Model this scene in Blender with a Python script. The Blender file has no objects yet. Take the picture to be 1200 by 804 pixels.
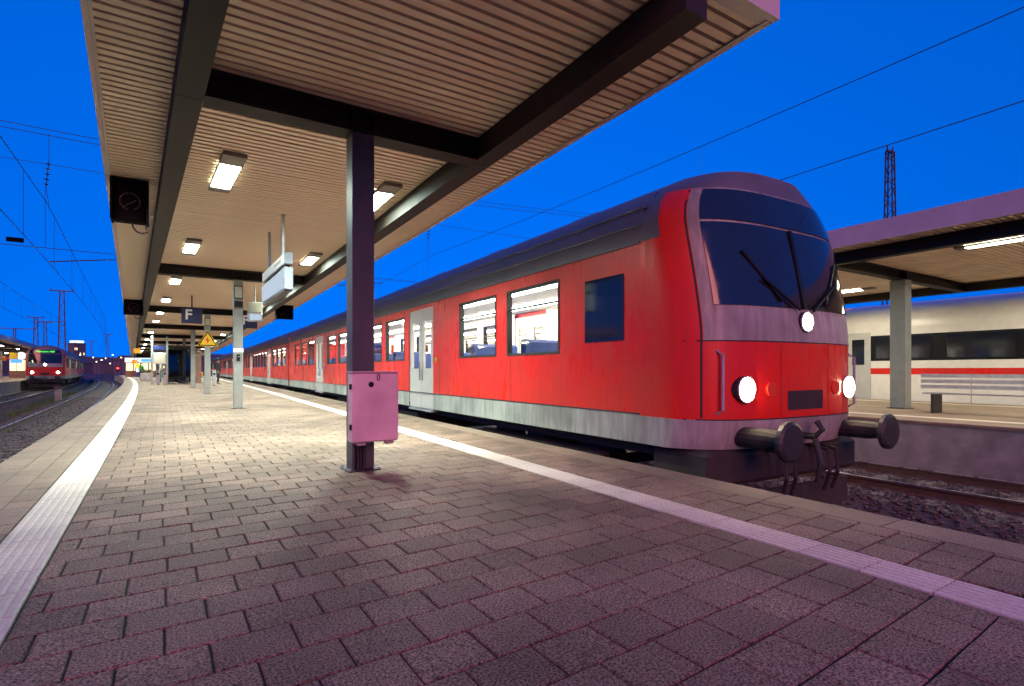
import bpy, math, random
from mathutils import Vector, Matrix
random.seed(7)
R = math.radians
scene = bpy.context.scene
col = scene.collection

# ---------------------------------------------------------------- camera, sky, sun, exposure
cam_d = bpy.data.cameras.new("camera")
cam_d.sensor_width = 36.0
cam_d.lens = 19.2
cam_d.shift_y = 32 / 1200
cam_d.clip_start = 0.05
cam_d.clip_end = 6000
cam = bpy.data.objects.new("camera", cam_d)
col.objects.link(cam)
CAM_H = 0.95
YAW = 32.5
cam.location = (0, 0, CAM_H)
cam.rotation_euler = (R(90), 0, R(-YAW))
scene.camera = cam

SUN_EL, SUN_AZ = 22.0, 205.0        # afterglow: low behind the camera (azimuth from +Y, clockwise)
world = bpy.data.worlds.new("World")
scene.world = world
world.use_nodes = True
nt = world.node_tree
nt.nodes.clear()
wo = nt.nodes.new("ShaderNodeOutputWorld")
bg = nt.nodes.new("ShaderNodeBackground")
sky = nt.nodes.new("ShaderNodeTexSky")
sky.sky_type = 'NISHITA'
sky.sun_disc = False
sky.sun_elevation = R(0.2)
sky.sun_rotation = R(SUN_AZ)
sky.ozone_density = 6.0
sky.air_density = 1.0
sky.dust_density = 0.3
hs = nt.nodes.new("ShaderNodeHueSaturation")
hs.inputs['Saturation'].default_value = 1.12
hs.inputs['Hue'].default_value = 0.499
# look the sky up a little above the true direction, so the horizon keeps the blue of the dusk sky all round
wtc = nt.nodes.new("ShaderNodeTexCoord"); wsp = nt.nodes.new("ShaderNodeSeparateXYZ"); wcb = nt.nodes.new("ShaderNodeCombineXYZ")
wmp = nt.nodes.new("ShaderNodeMapRange")
wmp.inputs['From Min'].default_value = 0.0; wmp.inputs['From Max'].default_value = 1.0
wmp.inputs['To Min'].default_value = 0.42; wmp.inputs['To Max'].default_value = 0.85
nt.links.new(wtc.outputs['Generated'], wsp.inputs[0])
nt.links.new(wsp.outputs['X'], wcb.inputs['X']); nt.links.new(wsp.outputs['Y'], wcb.inputs['Y'])
nt.links.new(wsp.outputs['Z'], wmp.inputs['Value']); nt.links.new(wmp.outputs[0], wcb.inputs['Z'])
nt.links.new(wcb.outputs[0], sky.inputs['Vector'])
nt.links.new(sky.outputs[0], hs.inputs['Color'])
nt.links.new(hs.outputs[0], bg.inputs['Color'])
bg.inputs['Strength'].default_value = 0.195
nt.links.new(bg.outputs[0], wo.inputs['Surface'])

sun_d = bpy.data.lights.new("afterglow_sun", 'SUN')
sun_d.energy = 0.26
sun_d.angle = R(35)
sun_d.color = (1.0, 0.28, 0.20)
sun = bpy.data.objects.new("afterglow_sun", sun_d)
col.objects.link(sun)
_a, _e = R(SUN_AZ), R(SUN_EL)
sdir = Vector((math.sin(_a) * math.cos(_e), math.cos(_a) * math.cos(_e), math.sin(_e)))
sun.rotation_euler = sdir.to_track_quat('Z', 'Y').to_euler()
sun.location = (-3, -8, 12)

scene.view_settings.view_transform = 'Standard'
scene.view_settings.look = 'None'
scene.view_settings.gamma = 1
scene.view_settings.exposure = 3.2
scene.view_settings.use_curve_mapping = False
scene.render.engine = 'CYCLES'
scene.cycles.use_denoising = True
scene.cycles.max_bounces = 8
scene.cycles.sample_clamp_indirect = 6
scene.cycles.caustics_reflective = False
scene.cycles.caustics_refractive = False

# ---------------------------------------------------------------- materials
def new_mat(name):
    m = bpy.data.materials.new(name)
    m.use_nodes = True
    return m, m.node_tree, m.node_tree.nodes["Principled BSDF"]

def paint(name, rgb, rough=0.5, metal=0.0, var=0.12, scale=6.0, bump=0.0, bscale=60.0, spec=0.5, coat=0.0):
    m, t, b = new_mat(name)
    n = t.nodes.new("ShaderNodeTexNoise"); n.inputs['Scale'].default_value = scale
    n.inputs['Detail'].default_value = 6
    tc = t.nodes.new("ShaderNodeTexCoord")
    t.links.new(tc.outputs['Object'], n.inputs['Vector'])
    r = t.nodes.new("ShaderNodeMapRange")
    r.inputs['From Min'].default_value = 0.3; r.inputs['From Max'].default_value = 0.7
    r.inputs['To Min'].default_value = 1 - var; r.inputs['To Max'].default_value = 1 + var * 0.6
    t.links.new(n.outputs['Fac'], r.inputs['Value'])
    mx = t.nodes.new("ShaderNodeVectorMath"); mx.operation = 'SCALE'
    mx.inputs[0].default_value = rgb
    t.links.new(r.outputs[0], mx.inputs['Scale'])
    t.links.new(mx.outputs[0], b.inputs['Base Color'])
    r2 = t.nodes.new("ShaderNodeMapRange")
    r2.inputs['To Min'].default_value = max(0.02, rough - 0.08); r2.inputs['To Max'].default_value = min(1, rough + 0.1)
    t.links.new(n.outputs['Fac'], r2.inputs['Value'])
    t.links.new(r2.outputs[0], b.inputs['Roughness'])
    b.inputs['Metallic'].default_value = metal
    b.inputs['Specular IOR Level'].default_value = spec
    if coat: b.inputs['Coat Weight'].default_value = coat; b.inputs['Coat Roughness'].default_value = 0.08
    if bump:
        n2 = t.nodes.new("ShaderNodeTexNoise"); n2.inputs['Scale'].default_value = bscale; n2.inputs['Detail'].default_value = 4
        t.links.new(tc.outputs['Object'], n2.inputs['Vector'])
        bp = t.nodes.new("ShaderNodeBump"); bp.inputs['Strength'].default_value = bump; bp.inputs['Distance'].default_value = 0.01
        t.links.new(n2.outputs['Fac'], bp.inputs['Height'])
        t.links.new(bp.outputs[0], b.inputs['Normal'])
    return m

def emit(name, rgb, strength):
    m, t, b = new_mat(name)
    t.nodes.remove(b)
    e = t.nodes.new("ShaderNodeEmission")
    e.inputs['Color'].default_value = (*rgb, 1); e.inputs['Strength'].default_value = strength / 9.19   # radiances below are as seen at this exposure
    t.links.new(e.outputs[0], t.nodes["Material Output"].inputs['Surface'])
    return m

def glass(name, tint, refl=0.06):
    m, t, b = new_mat(name)
    t.nodes.remove(b)
    tr = t.nodes.new("ShaderNodeBsdfTransparent"); tr.inputs['Color'].default_value = (*tint, 1)
    gl = t.nodes.new("ShaderNodeBsdfGlossy"); gl.inputs['Roughness'].default_value = 0.03
    fr = t.nodes.new("ShaderNodeFresnel"); fr.inputs['IOR'].default_value = 1.5
    mx = t.nodes.new("ShaderNodeMixShader")
    t.links.new(fr.outputs[0], mx.inputs['Fac'])
    t.links.new(tr.outputs[0], mx.inputs[1]); t.links.new(gl.outputs[0], mx.inputs[2])
    t.links.new(mx.outputs[0], t.nodes["Material Output"].inputs['Surface'])
    return m

def stone_mat(name, rgb, speck=0.5, blockvar=0.22, stain=0.35, scale=170.0, bump=0.5, rough=0.8):
    """concrete: block to block variation, exposed-aggregate speckle, large stains"""
    m, t, b = new_mat(name)
    L = t.links
    geo = t.nodes.new("ShaderNodeNewGeometry"); oi = t.nodes.new("ShaderNodeObjectInfo")
    ad = t.nodes.new("ShaderNodeMath"); ad.operation = 'ADD'
    L.new(geo.outputs['Random Per Island'], ad.inputs[0]); L.new(oi.outputs['Random'], ad.inputs[1])
    fc = t.nodes.new("ShaderNodeMath"); fc.operation = 'FRACT'; L.new(ad.outputs[0], fc.inputs[0])
    r1 = t.nodes.new("ShaderNodeMapRange"); r1.inputs['To Min'].default_value = 1 - blockvar; r1.inputs['To Max'].default_value = 1 + blockvar * 0.7
    L.new(fc.outputs[0], r1.inputs['Value'])
    nz = t.nodes.new("ShaderNodeTexNoise"); nz.inputs['Scale'].default_value = 1.1; nz.inputs['Detail'].default_value = 5; nz.inputs['Roughness'].default_value = 0.6
    L.new(geo.outputs['Position'], nz.inputs['Vector'])
    r2 = t.nodes.new("ShaderNodeMapRange"); r2.inputs['From Min'].default_value = 0.32; r2.inputs['From Max'].default_value = 0.62
    r2.inputs['To Min'].default_value = 1 - stain; r2.inputs['To Max'].default_value = 1.05
    L.new(nz.outputs['Fac'], r2.inputs['Value'])
    ns = t.nodes.new("ShaderNodeTexNoise"); ns.inputs['Scale'].default_value = scale; ns.inputs['Detail'].default_value = 2; ns.inputs['Roughness'].default_value = 0.7
    L.new(geo.outputs['Position'], ns.inputs['Vector'])
    r3 = t.nodes.new("ShaderNodeMapRange"); r3.inputs['From Min'].default_value = 0.36; r3.inputs['From Max'].default_value = 0.64
    r3.inputs['To Min'].default_value = 1 - speck; r3.inputs['To Max'].default_value = 1 + speck
    L.new(ns.outputs['Fac'], r3.inputs['Value'])
    # dark dots: chewing gum and dirt
    vo = t.nodes.new("ShaderNodeTexVoronoi"); vo.inputs['Scale'].default_value = 6.0
    L.new(geo.outputs['Position'], vo.inputs['Vector'])
    r4 = t.nodes.new("ShaderNodeMapRange"); r4.inputs['From Min'].default_value = 0.06; r4.inputs['From Max'].default_value = 0.085
    r4.inputs['To Min'].default_value = 0.55; r4.inputs['To Max'].default_value = 1.0
    L.new(vo.outputs['Distance'], r4.inputs['Value'])
    p = r1.outputs[0]
    for o in (r2, r3, r4):
        mm = t.nodes.new("ShaderNodeMath"); mm.operation = 'MULTIPLY'
        L.new(p, mm.inputs[0]); L.new(o.outputs[0], mm.inputs[1]); p = mm.outputs[0]
    sc = t.nodes.new("ShaderNodeVectorMath"); sc.operation = 'SCALE'; sc.inputs[0].default_value = rgb
    L.new(p, sc.inputs['Scale']); L.new(sc.outputs[0], b.inputs['Base Color'])
    b.inputs['Roughness'].default_value = rough
    b.inputs['Specular IOR Level'].default_value = 0.35
    bp = t.nodes.new("ShaderNodeBump"); bp.inputs['Strength'].default_value = bump; bp.inputs['Distance'].default_value = 0.004
    L.new(ns.outputs['Fac'], bp.inputs['Height']); L.new(bp.outputs[0], b.inputs['Normal'])
    return m

M = {}
M['paver'] = stone_mat('paver_concrete', (0.200, 0.133, 0.098), speck=0.9, scale=115.0, stain=0.42)
M['coping'] = stone_mat('coping_concrete', (0.23, 0.168, 0.122), speck=0.5, scale=130.0, blockvar=0.12, stain=0.3)
M['tactile'] = stone_mat('tactile_white', (0.56, 0.49, 0.42), speck=0.12, blockvar=0.06, stain=0.22, scale=60, bump=0.2, rough=0.65)
M['joint'] = paint('joint_sand', (0.030, 0.026, 0.024), 0.95, bump=0.4)
M['concrete'] = paint('wall_concrete', (0.22, 0.21, 0.2), 0.85, var=0.35, scale=3, bump=0.5)
M['slat'] = paint('slat_beige_paint', (0.78, 0.63, 0.46), 0.5, var=0.2, scale=1.5)
M['backing'] = paint('soffit_void', (0.004, 0.0035, 0.003), 0.95, spec=0.0)
M['fascia'] = paint('fascia_metal', (0.50, 0.46, 0.42), 0.5, var=0.12, scale=2)
M['roofing'] = paint('roof_bitumen', (0.08, 0.08, 0.085), 0.9, var=0.3)
M['beam'] = paint('beam_brown_paint', (0.026, 0.021, 0.018), 0.6, var=0.2, scale=4, spec=0.2)
M['steel'] = paint('grey_steel_paint', (0.20, 0.215, 0.20), 0.45, var=0.14, scale=5)
M['shaded_steel'] = paint('shaded_column_paint', (0.060, 0.055, 0.056), 0.5, var=0.22, scale=5)  # same grey steel, darkened to paint in the shade on the backlit first column
M['cabinet'] = paint('cabinet_pale_paint', (0.62, 0.42, 0.46), 0.5, var=0.2, scale=3.5, bump=0.05)
M['black'] = paint('black_plastic', (0.006, 0.006, 0.007), 0.4, spec=0.2)
M['matte'] = paint('matte_black', (0.004, 0.004, 0.0045), 0.8, spec=0.04)
M['rubber'] = paint('rubber', (0.014, 0.014, 0.015), 0.7)
M['darkmetal'] = paint('dark_metal', (0.03, 0.03, 0.032), 0.5, 0.3)
M['galv'] = paint('galvanised', (0.42, 0.43, 0.44), 0.4, 0.5, var=0.2, scale=8)
M['alu'] = paint('aluminium_housing', (0.24, 0.26, 0.30), 0.4, 0.2, var=0.06)
M['signblue'] = paint('sign_blue', (0.005, 0.014, 0.085), 0.5, var=0.05)
M['signwhite'] = paint('sign_white', (0.80, 0.80, 0.80), 0.45, var=0.04)
M['yellow'] = paint('sign_yellow', (0.80, 0.50, 0.02), 0.45, var=0.05)
M['signred'] = paint('sign_red', (0.62, 0.03, 0.01), 0.45, var=0.05)
M['paper'] = paint('paper_plate', (0.40, 0.38, 0.30), 0.6, var=0.15, scale=14)
M['trainred'] = paint('train_red', (0.50, 0.013, 0.007), 0.34, var=0.05, scale=1.2, spec=0.25)
def streaky(name, rgb, rough, amt, spec):
    m, t, b = new_mat(name); L = t.links
    tc = t.nodes.new("ShaderNodeTexCoord"); mp = t.nodes.new("ShaderNodeMapping"); mp.inputs['Scale'].default_value = (5.0, 5.0, 0.55)
    L.new(tc.outputs['Object'], mp.inputs['Vector'])
    n1 = t.nodes.new("ShaderNodeTexNoise"); n1.inputs['Scale'].default_value = 2.4; n1.inputs['Detail'].default_value = 7; n1.inputs['Roughness'].default_value = 0.65
    L.new(mp.outputs[0], n1.inputs['Vector'])
    n2 = t.nodes.new("ShaderNodeTexNoise"); n2.inputs['Scale'].default_value = 1.3; n2.inputs['Detail'].default_value = 4
    L.new(tc.outputs['Object'], n2.inputs['Vector'])
    mu = t.nodes.new("ShaderNodeMath"); mu.operation = 'MULTIPLY'; L.new(n1.outputs['Fac'], mu.inputs[0]); L.new(n2.outputs['Fac'], mu.inputs[1])
    r = t.nodes.new("ShaderNodeMapRange"); r.inputs['From Min'].default_value = 0.14; r.inputs['From Max'].default_value = 0.34
    L.new(mu.outputs[0], r.inputs['Value'])
    mx = t.nodes.new("ShaderNodeMix"); mx.data_type = 'RGBA'
    mx.inputs[6].default_value = (*[c * (1 - amt) + 0.03 * amt for c in rgb], 1); mx.inputs[7].default_value = (*rgb, 1)
    L.new(r.outputs[0], mx.inputs[0]); L.new(mx.outputs[2], b.inputs['Base Color'])
    r2 = t.nodes.new("ShaderNodeMapRange"); r2.inputs['To Min'].default_value = rough + .22; r2.inputs['To Max'].default_value = rough
    L.new(r.outputs[0], r2.inputs['Value']); L.new(r2.outputs[0], b.inputs['Roughness'])
    b.inputs['Specular IOR Level'].default_value = spec
    # slightly wavy sheet metal
    n3 = t.nodes.new("ShaderNodeTexNoise"); n3.inputs['Scale'].default_value = 1.6; L.new(tc.outputs['Object'], n3.inputs['Vector'])
    bp = t.nodes.new("ShaderNodeBump"); bp.inputs['Strength'].default_value = 0.12; bp.inputs['Distance'].default_value = 0.02
    L.new(n3.outputs['Fac'], bp.inputs['Height']); L.new(bp.outputs[0], b.inputs['Normal'])
    return m
M['trainred'] = streaky('train_red_weathered', (0.64, 0.018, 0.009), 0.24, 0.24, 0.3)
M['trainlight'] = streaky('train_light_grey', (0.34, 0.355, 0.32), 0.38, 0.55, 0.35)
M['traindoor'] = paint('train_door_grey', (0.42, 0.41, 0.39), 0.45, var=0.1, scale=3)
M['trainroof'] = paint('train_roof', (0.10, 0.105, 0.115), 0.5, var=0.2, scale=2)
M['underframe'] = paint('underframe_dirt', (0.026, 0.023, 0.021), 0.85, var=0.4, scale=7)
M['trainwhite'] = paint('train_white', (0.66, 0.62, 0.58), 0.35, var=0.06)
M['lining'] = paint('carriage_lining', (0.66, 0.62, 0.56), 0.6, var=0.05)
M['seat'] = paint('seat_fabric', (0.045, 0.07, 0.22), 0.9, var=0.2, scale=20)
M['screen_dark'] = paint('windscreen_dark', (0.012, 0.014, 0.018), 0.06, var=0.1, spec=0.7)
M['glass'] = glass('window_glass', (0.90, 0.93, 0.92))
M['darkglass'] = glass('shelter_glass', (0.30, 0.36, 0.38))
M['rail'] = paint('rail_steel', (0.30, 0.26, 0.23), 0.28, 0.85, var=0.2)
M['railside'] = paint('rail_rust', (0.07, 0.04, 0.028), 0.8, var=0.3)
M['sleeper'] = paint('sleeper', (0.10, 0.09, 0.08), 0.9, var=0.3, scale=9, bump=0.5)
M['ballast'] = stone_mat('ballast', (0.085, 0.075, 0.07), speck=0.5, blockvar=0.5, stain=0.4, scale=60, bump=0.8, rough=0.9)
M['ground'] = paint('ground_gravel', (0.05, 0.046, 0.042), 0.95, var=0.5, scale=0.8, bump=0.6, bscale=25)
M['lampframe'] = paint('lamp_frame', (0.20, 0.18, 0.16), 0.5)
M['wire'] = paint('wire_dark', (0.020, 0.020, 0.022), 0.6)
M['insul'] = paint('insulator_brown', (0.05, 0.025, 0.018), 0.3)
M['mast'] = paint('mast_steel', (0.055, 0.06, 0.065), 0.6, 0.2)
M['brownpanel'] = paint('brown_panel', (0.17, 0.085, 0.055), 0.6, var=0.2)
M['orange'] = paint('bag_orange', (0.45, 0.13, 0.025), 0.7)
M['facade'] = paint('far_facade', (0.10, 0.11, 0.13), 0.85, var=0.2, scale=0.2)
M['green'] = paint('green_vest', (0.06, 0.30, 0.07), 0.8)
M['leaf'] = paint('leaves', (0.05, 0.09, 0.03), 0.7, var=0.4)
M['grass'] = paint('weeds', (0.06, 0.10, 0.03), 0.85, var=0.4)
M['lamp'] = emit('lamp_tube_light', (0.84, 1.0, 0.86), 110.0)
M['lamp2'] = emit('far_lamp_light', (1.0, 0.95, 0.72), 200.0)
M['lamp3'] = emit('left_lamp_light', (1.0, 0.93, 0.72), 70.0)
M['trainlamp'] = emit('carriage_light', (1.0, 0.90, 0.72), 55.0)
M['head'] = emit('headlight', (1.0, 0.80, 0.52), 160.0)
M['redlamp'] = emit('red_signal', (1.0, 0.02, 0.02), 14.0)
M['signlit'] = emit('lit_white_sign', (0.86, 0.95, 1.0), 1.3)
M['board'] = emit('lit_board_face', (0.70, 0.84, 1.0), 0.75)
M['blueprint'] = emit('lit_blue_sign', (0.10, 0.35, 1.0), 1.6)
M['greentext'] = emit('green_led', (0.10, 1.0, 0.12), 2.2)
M['winlit'] = emit('lit_far_window', (1.0, 0.75, 0.42), 2.0)
M['dot'] = emit('far_street_lamp', (1.0, 0.80, 0.55), 7.0)

# ---------------------------------------------------------------- mesh builder
class MB:
    def __init__(s): s.v, s.f, s.m, s.mats = [], [], [], []
    def mi(s, mat):
        if mat not in s.mats: s.mats.append(mat)
        return s.mats.index(mat)
    def poly(s, pts, mat):
        k = len(s.v); s.v += [tuple(p) for p in pts]; s.f.append(tuple(range(k, k + len(pts)))); s.m.append(s.mi(mat)); return s
    def hexa(s, P, mat):
        """8 points: bottom 4 ccw, top 4 ccw"""
        k = len(s.v); s.v += [tuple(p) for p in P]; i = s.mi(mat)
        for q in ((3, 2, 1, 0), (4, 5, 6, 7), (0, 1, 5, 4), (1, 2, 6, 5), (2, 3, 7, 6), (3, 0, 4, 7)):
            s.f.append(tuple(k + j for j in q)); s.m.append(i)
        return s
    def box(s, x0, x1, y0, y1, z0, z1, mat):
        return s.hexa([(x0, y0, z0), (x1, y0, z0), (x1, y1, z0), (x0, y1, z0), (x0, y0, z1), (x1, y0, z1), (x1, y1, z1), (x0, y1, z1)], mat)
    def cbox(s, x0, x1, y0, y1, z0, z1, mat, c=0.01):
        """box with chamfered edges on top, bottom and verticals"""
        def ring(i, z, cc):
            return [(x0 + i + cc, y0 + i, z), (x1 - i - cc, y0 + i, z), (x1 - i, y0 + i + cc, z), (x1 - i, y1 - i - cc, z),
                    (x1 - i - cc, y1 - i, z), (x0 + i + cc, y1 - i, z), (x0 + i, y1 - i - cc, z), (x0 + i, y0 + i + cc, z)]
        return s.loft([ring(c, z0, c * .5), ring(0, z0 + c, c), ring(0, z1 - c, c), ring(c, z1, c * .5)], mat, cap=True)
    def loft(s, rings, mat, cap=False, closed=True):
        k = len(s.v); n = len(rings[0]); i = s.mi(mat)
        for r in rings: s.v += [tuple(p) for p in r]
        for a in range(len(rings) - 1):
            for b in range(n if closed else n - 1):
                c = (b + 1) % n
                s.f.append((k + a * n + b, k + a * n + c, k + (a + 1) * n + c, k + (a + 1) * n + b)); s.m.append(i)
        if cap:
            s.f.append(tuple(k + j for j in reversed(range(n)))); s.m.append(i)
            s.f.append(tuple(k + (len(rings) - 1) * n + j for j in range(n))); s.m.append(i)
        return s
    def tube(s, pts, r, mat, n=6, cap=True):
        pts = [Vector(p) for p in pts]; rings = []
        for a, p in enumerate(pts):
            d = (pts[min(a + 1, len(pts) - 1)] - pts[max(a - 1, 0)]).normalized()
            up = Vector((0, 0, 1)) if abs(d.z) < 0.95 else Vector((1, 0, 0))
            e1 = d.cross(up).normalized(); e2 = e1.cross(d)
            rr = r[a] if isinstance(r, (list, tuple)) else r
            rings.append([p + e1 * (math.cos(2 * math.pi * q / n) * rr) + e2 * (math.sin(2 * math.pi * q / n) * rr) for q in range(n)])
        return s.loft(rings, mat, cap=cap)
    def bar(s, a, b, w, h, mat):
        a, b = Vector(a), Vector(b); d = (b - a).normalized()
        up = Vector((0, 0, 1)) if abs(d.z) < 0.95 else Vector((0, 1, 0))
        e1 = d.cross(up).normalized() * (w / 2); e2 = e1.cross(d).normalized() * (h / 2)
        return s.loft([[p - e1 - e2, p + e1 - e2, p + e1 + e2, p - e1 + e2] for p in (a, b)], mat, cap=True)
    def sphere(s, c, r, mat, n=10, m=6, sc=(1, 1, 1)):
        rings = []
        for a in range(m + 1):
            t = math.pi * (a / m) * 0.98 + 0.01 * math.pi
            rings.append([(c[0] + r * sc[0] * math.sin(t) * math.cos(2 * math.pi * q / n), c[1] + r * sc[1] * math.sin(t) * math.sin(2 * math.pi * q / n), c[2] - r * sc[2] * math.cos(t)) for q in range(n)])
        return s.loft(rings, mat, cap=True)
    def sweep(s, prof, fu, vs, mat):
        """profile points (du, z) swept along the curve u = fu(v)"""
        return s.loft([[(fu(v) + du, v, z) for du, z in prof] for v in vs], mat, cap=True)
    def mesh(s, name, smooth=False):
        me = bpy.data.meshes.new(name)
        me.from_pydata(s.v, [], s.f)
        for m in s.mats: me.materials.append(M[m] if isinstance(m, str) else m)
        me.polygons.foreach_set('material_index', s.m)
        if smooth: me.polygons.foreach_set('use_smooth', [True] * len(me.polygons))
        me.update()
        return me
    def build(s, name, parent=None, smooth=False, loc=None):
        return link(name, s.mesh(name, smooth), parent, loc)

def link(name, me, parent=None, loc=None, rz=0.0):
    o = bpy.data.objects.new(name, me); col.objects.link(o)
    if parent is not None: o.parent = parent
    if loc is not None: o.location = loc
    if rz: o.rotation_euler = (0, 0, rz)
    return o
def empty(name, loc=(0, 0, 0), rz=0.0):
    o = bpy.data.objects.new(name, None); col.objects.link(o)
    o.location = loc; o.rotation_euler = (0, 0, rz); o.empty_display_size = 0.2
    return o
def tag(o, label=None, cat=None, group=None, kind=None):
    if label: o['label'] = label
    if cat: o['category'] = cat
    if group: o['group'] = group
    if kind: o['kind'] = kind
    return o
def copy_tree(o, parent=None):
    c = o.copy(); col.objects.link(c)
    if parent is not None:
        c.parent = parent; c.matrix_parent_inverse = o.matrix_parent_inverse
    for ch in list(o.children): copy_tree(ch, c)
    return c
def text_mesh(txt, size, name, mat, extrude=0.004, bold=False):
    cu = bpy.data.curves.new(name, 'FONT'); cu.body = txt; cu.size = size
    cu.align_x = 'CENTER'; cu.align_y = 'CENTER'; cu.extrude = extrude
    if bold: cu.offset = size * 0.022
    ob = bpy.data.objects.new(name, cu); col.objects.link(ob)
    bpy.context.view_layer.update()
    me = bpy.data.meshes.new_from_object(ob.evaluated_get(bpy.context.evaluated_depsgraph_get()))
    bpy.data.objects.remove(ob); bpy.data.curves.remove(cu)
    me.materials.clear(); me.materials.append(M[mat]); me.name = name
    return me
def frange(a, b, st):
    n = max(1, int(round((b - a) / st)))
    return [a + (b - a) * i / n for i in range(n + 1)]
CY, SY = math.cos(R(YAW)), math.sin(R(YAW))
def proj(u, v, z):
    x = u * CY - v * SY; d = u * SY + v * CY
    if d < 0.05: return None
    return 600 + 640 * x / d, 434 - 640 * (z - CAM_H) / d, d

def at(px, d, ):
    """world (u, v) at photo column px and depth d along the lens axis"""
    x = (px - 600) / 640 * d
    return x * CY + d * SY, -x * SY + d * CY

# ---------------------------------------------------------------- plan of the place (u = X across, v = Y along, platform top z = 0)
RAILZ = -0.76
def eL(v): return -1.33 - 0.008 * v - 0.00034 * v * v if v > -10 else -1.28
def eR(v): return 3.90 + 0.045 * v - 0.0002 * v * v
def sL(v): return eL(v) + 0.74
def sR(v): return eR(v) - 1.05
def cL(v): return -0.27 - 0.040 * v
def cR(v): return 3.54 + 0.042 * v - 0.0002 * v * v
def bL(v): return 0.385 - 0.040 * v          # centre of the left long beam
def bR(v): return 2.76 + 0.034 * v - 0.0002 * v * v
def cC(v): return 1.60 - 0.0002 * v * v      # columns
def tL1(v): return eL(v) - 1.68
def tL2(v): return tL1(v) - 4.2
def tR1(v): return eR(v) + 1.68
def tR2(v): return tR1(v) + 4.5
SW = 0.135                                   # half width of a tactile strip
V0, V1 = -8.0, 130.0

# ---------------------------------------------------------------- ground
g = MB(); g.poly([(-3000, -3000, -1.35), (3000, -3000, -1.35), (3000, 3000, -1.35), (-3000, 3000, -1.35)], 'ground')
tag(g.build('ground'), kind='structure')

# ---------------------------------------------------------------- our platform
p = MB()
vs = frange(V0, V1, 2.0)
p.loft([[(eL(v) + 0.06, v, -1.36), (eR(v) - 0.06, v, -1.36), (eR(v) - 0.06, v, -0.045), (eL(v) + 0.06, v, -0.045)] for v in vs], 'concrete', cap=True)
p.loft([[(eL(v) + 0.08, v, -0.012), (eR(v) - 0.08, v, -0.012)] for v in vs], 'joint', closed=False)
platform = tag(p.build('platform'), kind='structure')

def block_mesh(P, h, name, mat, c=0.0045):
    """P: four top corners ccw (x, y); chamfered slab from -h to 0"""
    mb = MB(); cx = sum(q[0] for q in P) / 4; cy = sum(q[1] for q in P) / 4
    lo = [(x, y, -h) for x, y in P]; mid = [(x, y, -c) for x, y in P]; top = []
    for x, y in P:
        dx, dy = cx - x, cy - y; l = math.hypot(dx, dy) or 1
        top.append((x + dx / l * c * 1.5, y + dy / l * c * 1.5, 0))
    mb.loft([lo, mid, top], mat)
    k = len(mb.v); mb.f.append((k - 4, k - 3, k - 2, k - 1)); mb.m.append(0)
    return mb

BW, BD, GAP, TILT = 0.266, 0.221, 0.008, 0.055
blocks = []
nrows = int((70 - V0) / BD)
for i in range(nrows):
    vb = V0 + i * BD
    off = (0.5 if i % 2 else 0.0) * BW + random.uniform(-0.012, 0.012)
    for side in (0, 1):
        if side == 0: lo, hi = (lambda v: sL(v) + SW + 0.006), (lambda v: sR(v) - SW - 0.006)
        else: lo, hi = (lambda v: sR(v) + SW + 0.006), (lambda v: eR(v) - 0.305)
        u0 = math.floor((lo(vb) - 0.3) / BW) * BW + off
        while u0 < hi(vb) + 0.2:
            a, b = u0 + GAP / 2, u0 + BW - GAP / 2
            cut = False; P = []
            for (uu, dv) in ((a, GAP / 2), (b, GAP / 2), (b, BD - GAP / 2), (a, BD - GAP / 2)):
                vv = vb + dv + TILT * uu
                cu = min(max(uu, lo(vv)), hi(vv))
                if abs(cu - uu) > 1e-6: cut = True
                P.append((cu, vv))
            if min(P[1][0] - P[0][0], P[2][0] - P[3][0]) > 0.035:
                blocks.append((P, cut))
            u0 += BW
def in_view(P):
    c = proj(sum(q[0] for q in P) / 4, sum(q[1] for q in P) / 4, 0)
    return c is not None and -60 < c[0] < 1260 and c[1] < 850
def depth(P):
    return sum(q[0] for q in P) / 4 * SY + sum(q[1] for q in P) / 4 * CY
seen = sorted([b for b in blocks if in_view(b[0])], key=lambda b: depth(b[0]))
near = seen[:290]; near_ids = {id(b) for b in near}
shared = None
for P, cut in near:
    cx = sum(q[0] for q in P) / 4; cy = sum(q[1] for q in P) / 4
    Q = [(x - cx, y - cy) for x, y in P]
    if cut: me = block_mesh(Q, 0.05, 'paver', 'paver').mesh('paver')
    else:
        if shared is None: shared = block_mesh(Q, 0.05, 'paver', 'paver').mesh('paver')
        me = shared
    o = link('paver', me, platform, (cx, cy, random.uniform(-0.0025, 0.0015)))
    o.rotation_euler = (random.uniform(-.004, .004), random.uniform(-.004, .004), random.uniform(-.006, .006))
rest = MB()
for b in blocks:
    if id(b) in near_ids: continue
    P = b[0]; dz = random.uniform(-0.0025, 0.0015)
    q = block_mesh(P, 0.05, '', 'paver') if depth(P) < 14 else None
    if q:
        k = len(rest.v); rest.v += [(x, y, z + dz) for x, y, z in q.v]; rest.f += [tuple(k + j for j in f) for f in q.f]; rest.m += [rest.mi('paver')] * len(q.f)
    else:
        rest.hexa([(x, y, -.05) for x, y in P] + [(x, y, dz) for x, y in P], 'paver')
tag(rest.build('paver_field', platform), kind='stuff')
# far end of the platform where single stones no longer show
ff = MB(); ff.loft([[(sL(v) + SW, v, -0.002), (sR(v) - SW, v, -0.002)] for v in frange(69.6, V1, 2)], 'paver', closed=False)
ff.loft([[(sR(v) + SW, v, -0.002), (eR(v) - 0.3, v, -0.002)] for v in frange(69.6, V1, 2)], 'paver', closed=False)
ff.build('far_paving', platform)

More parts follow.
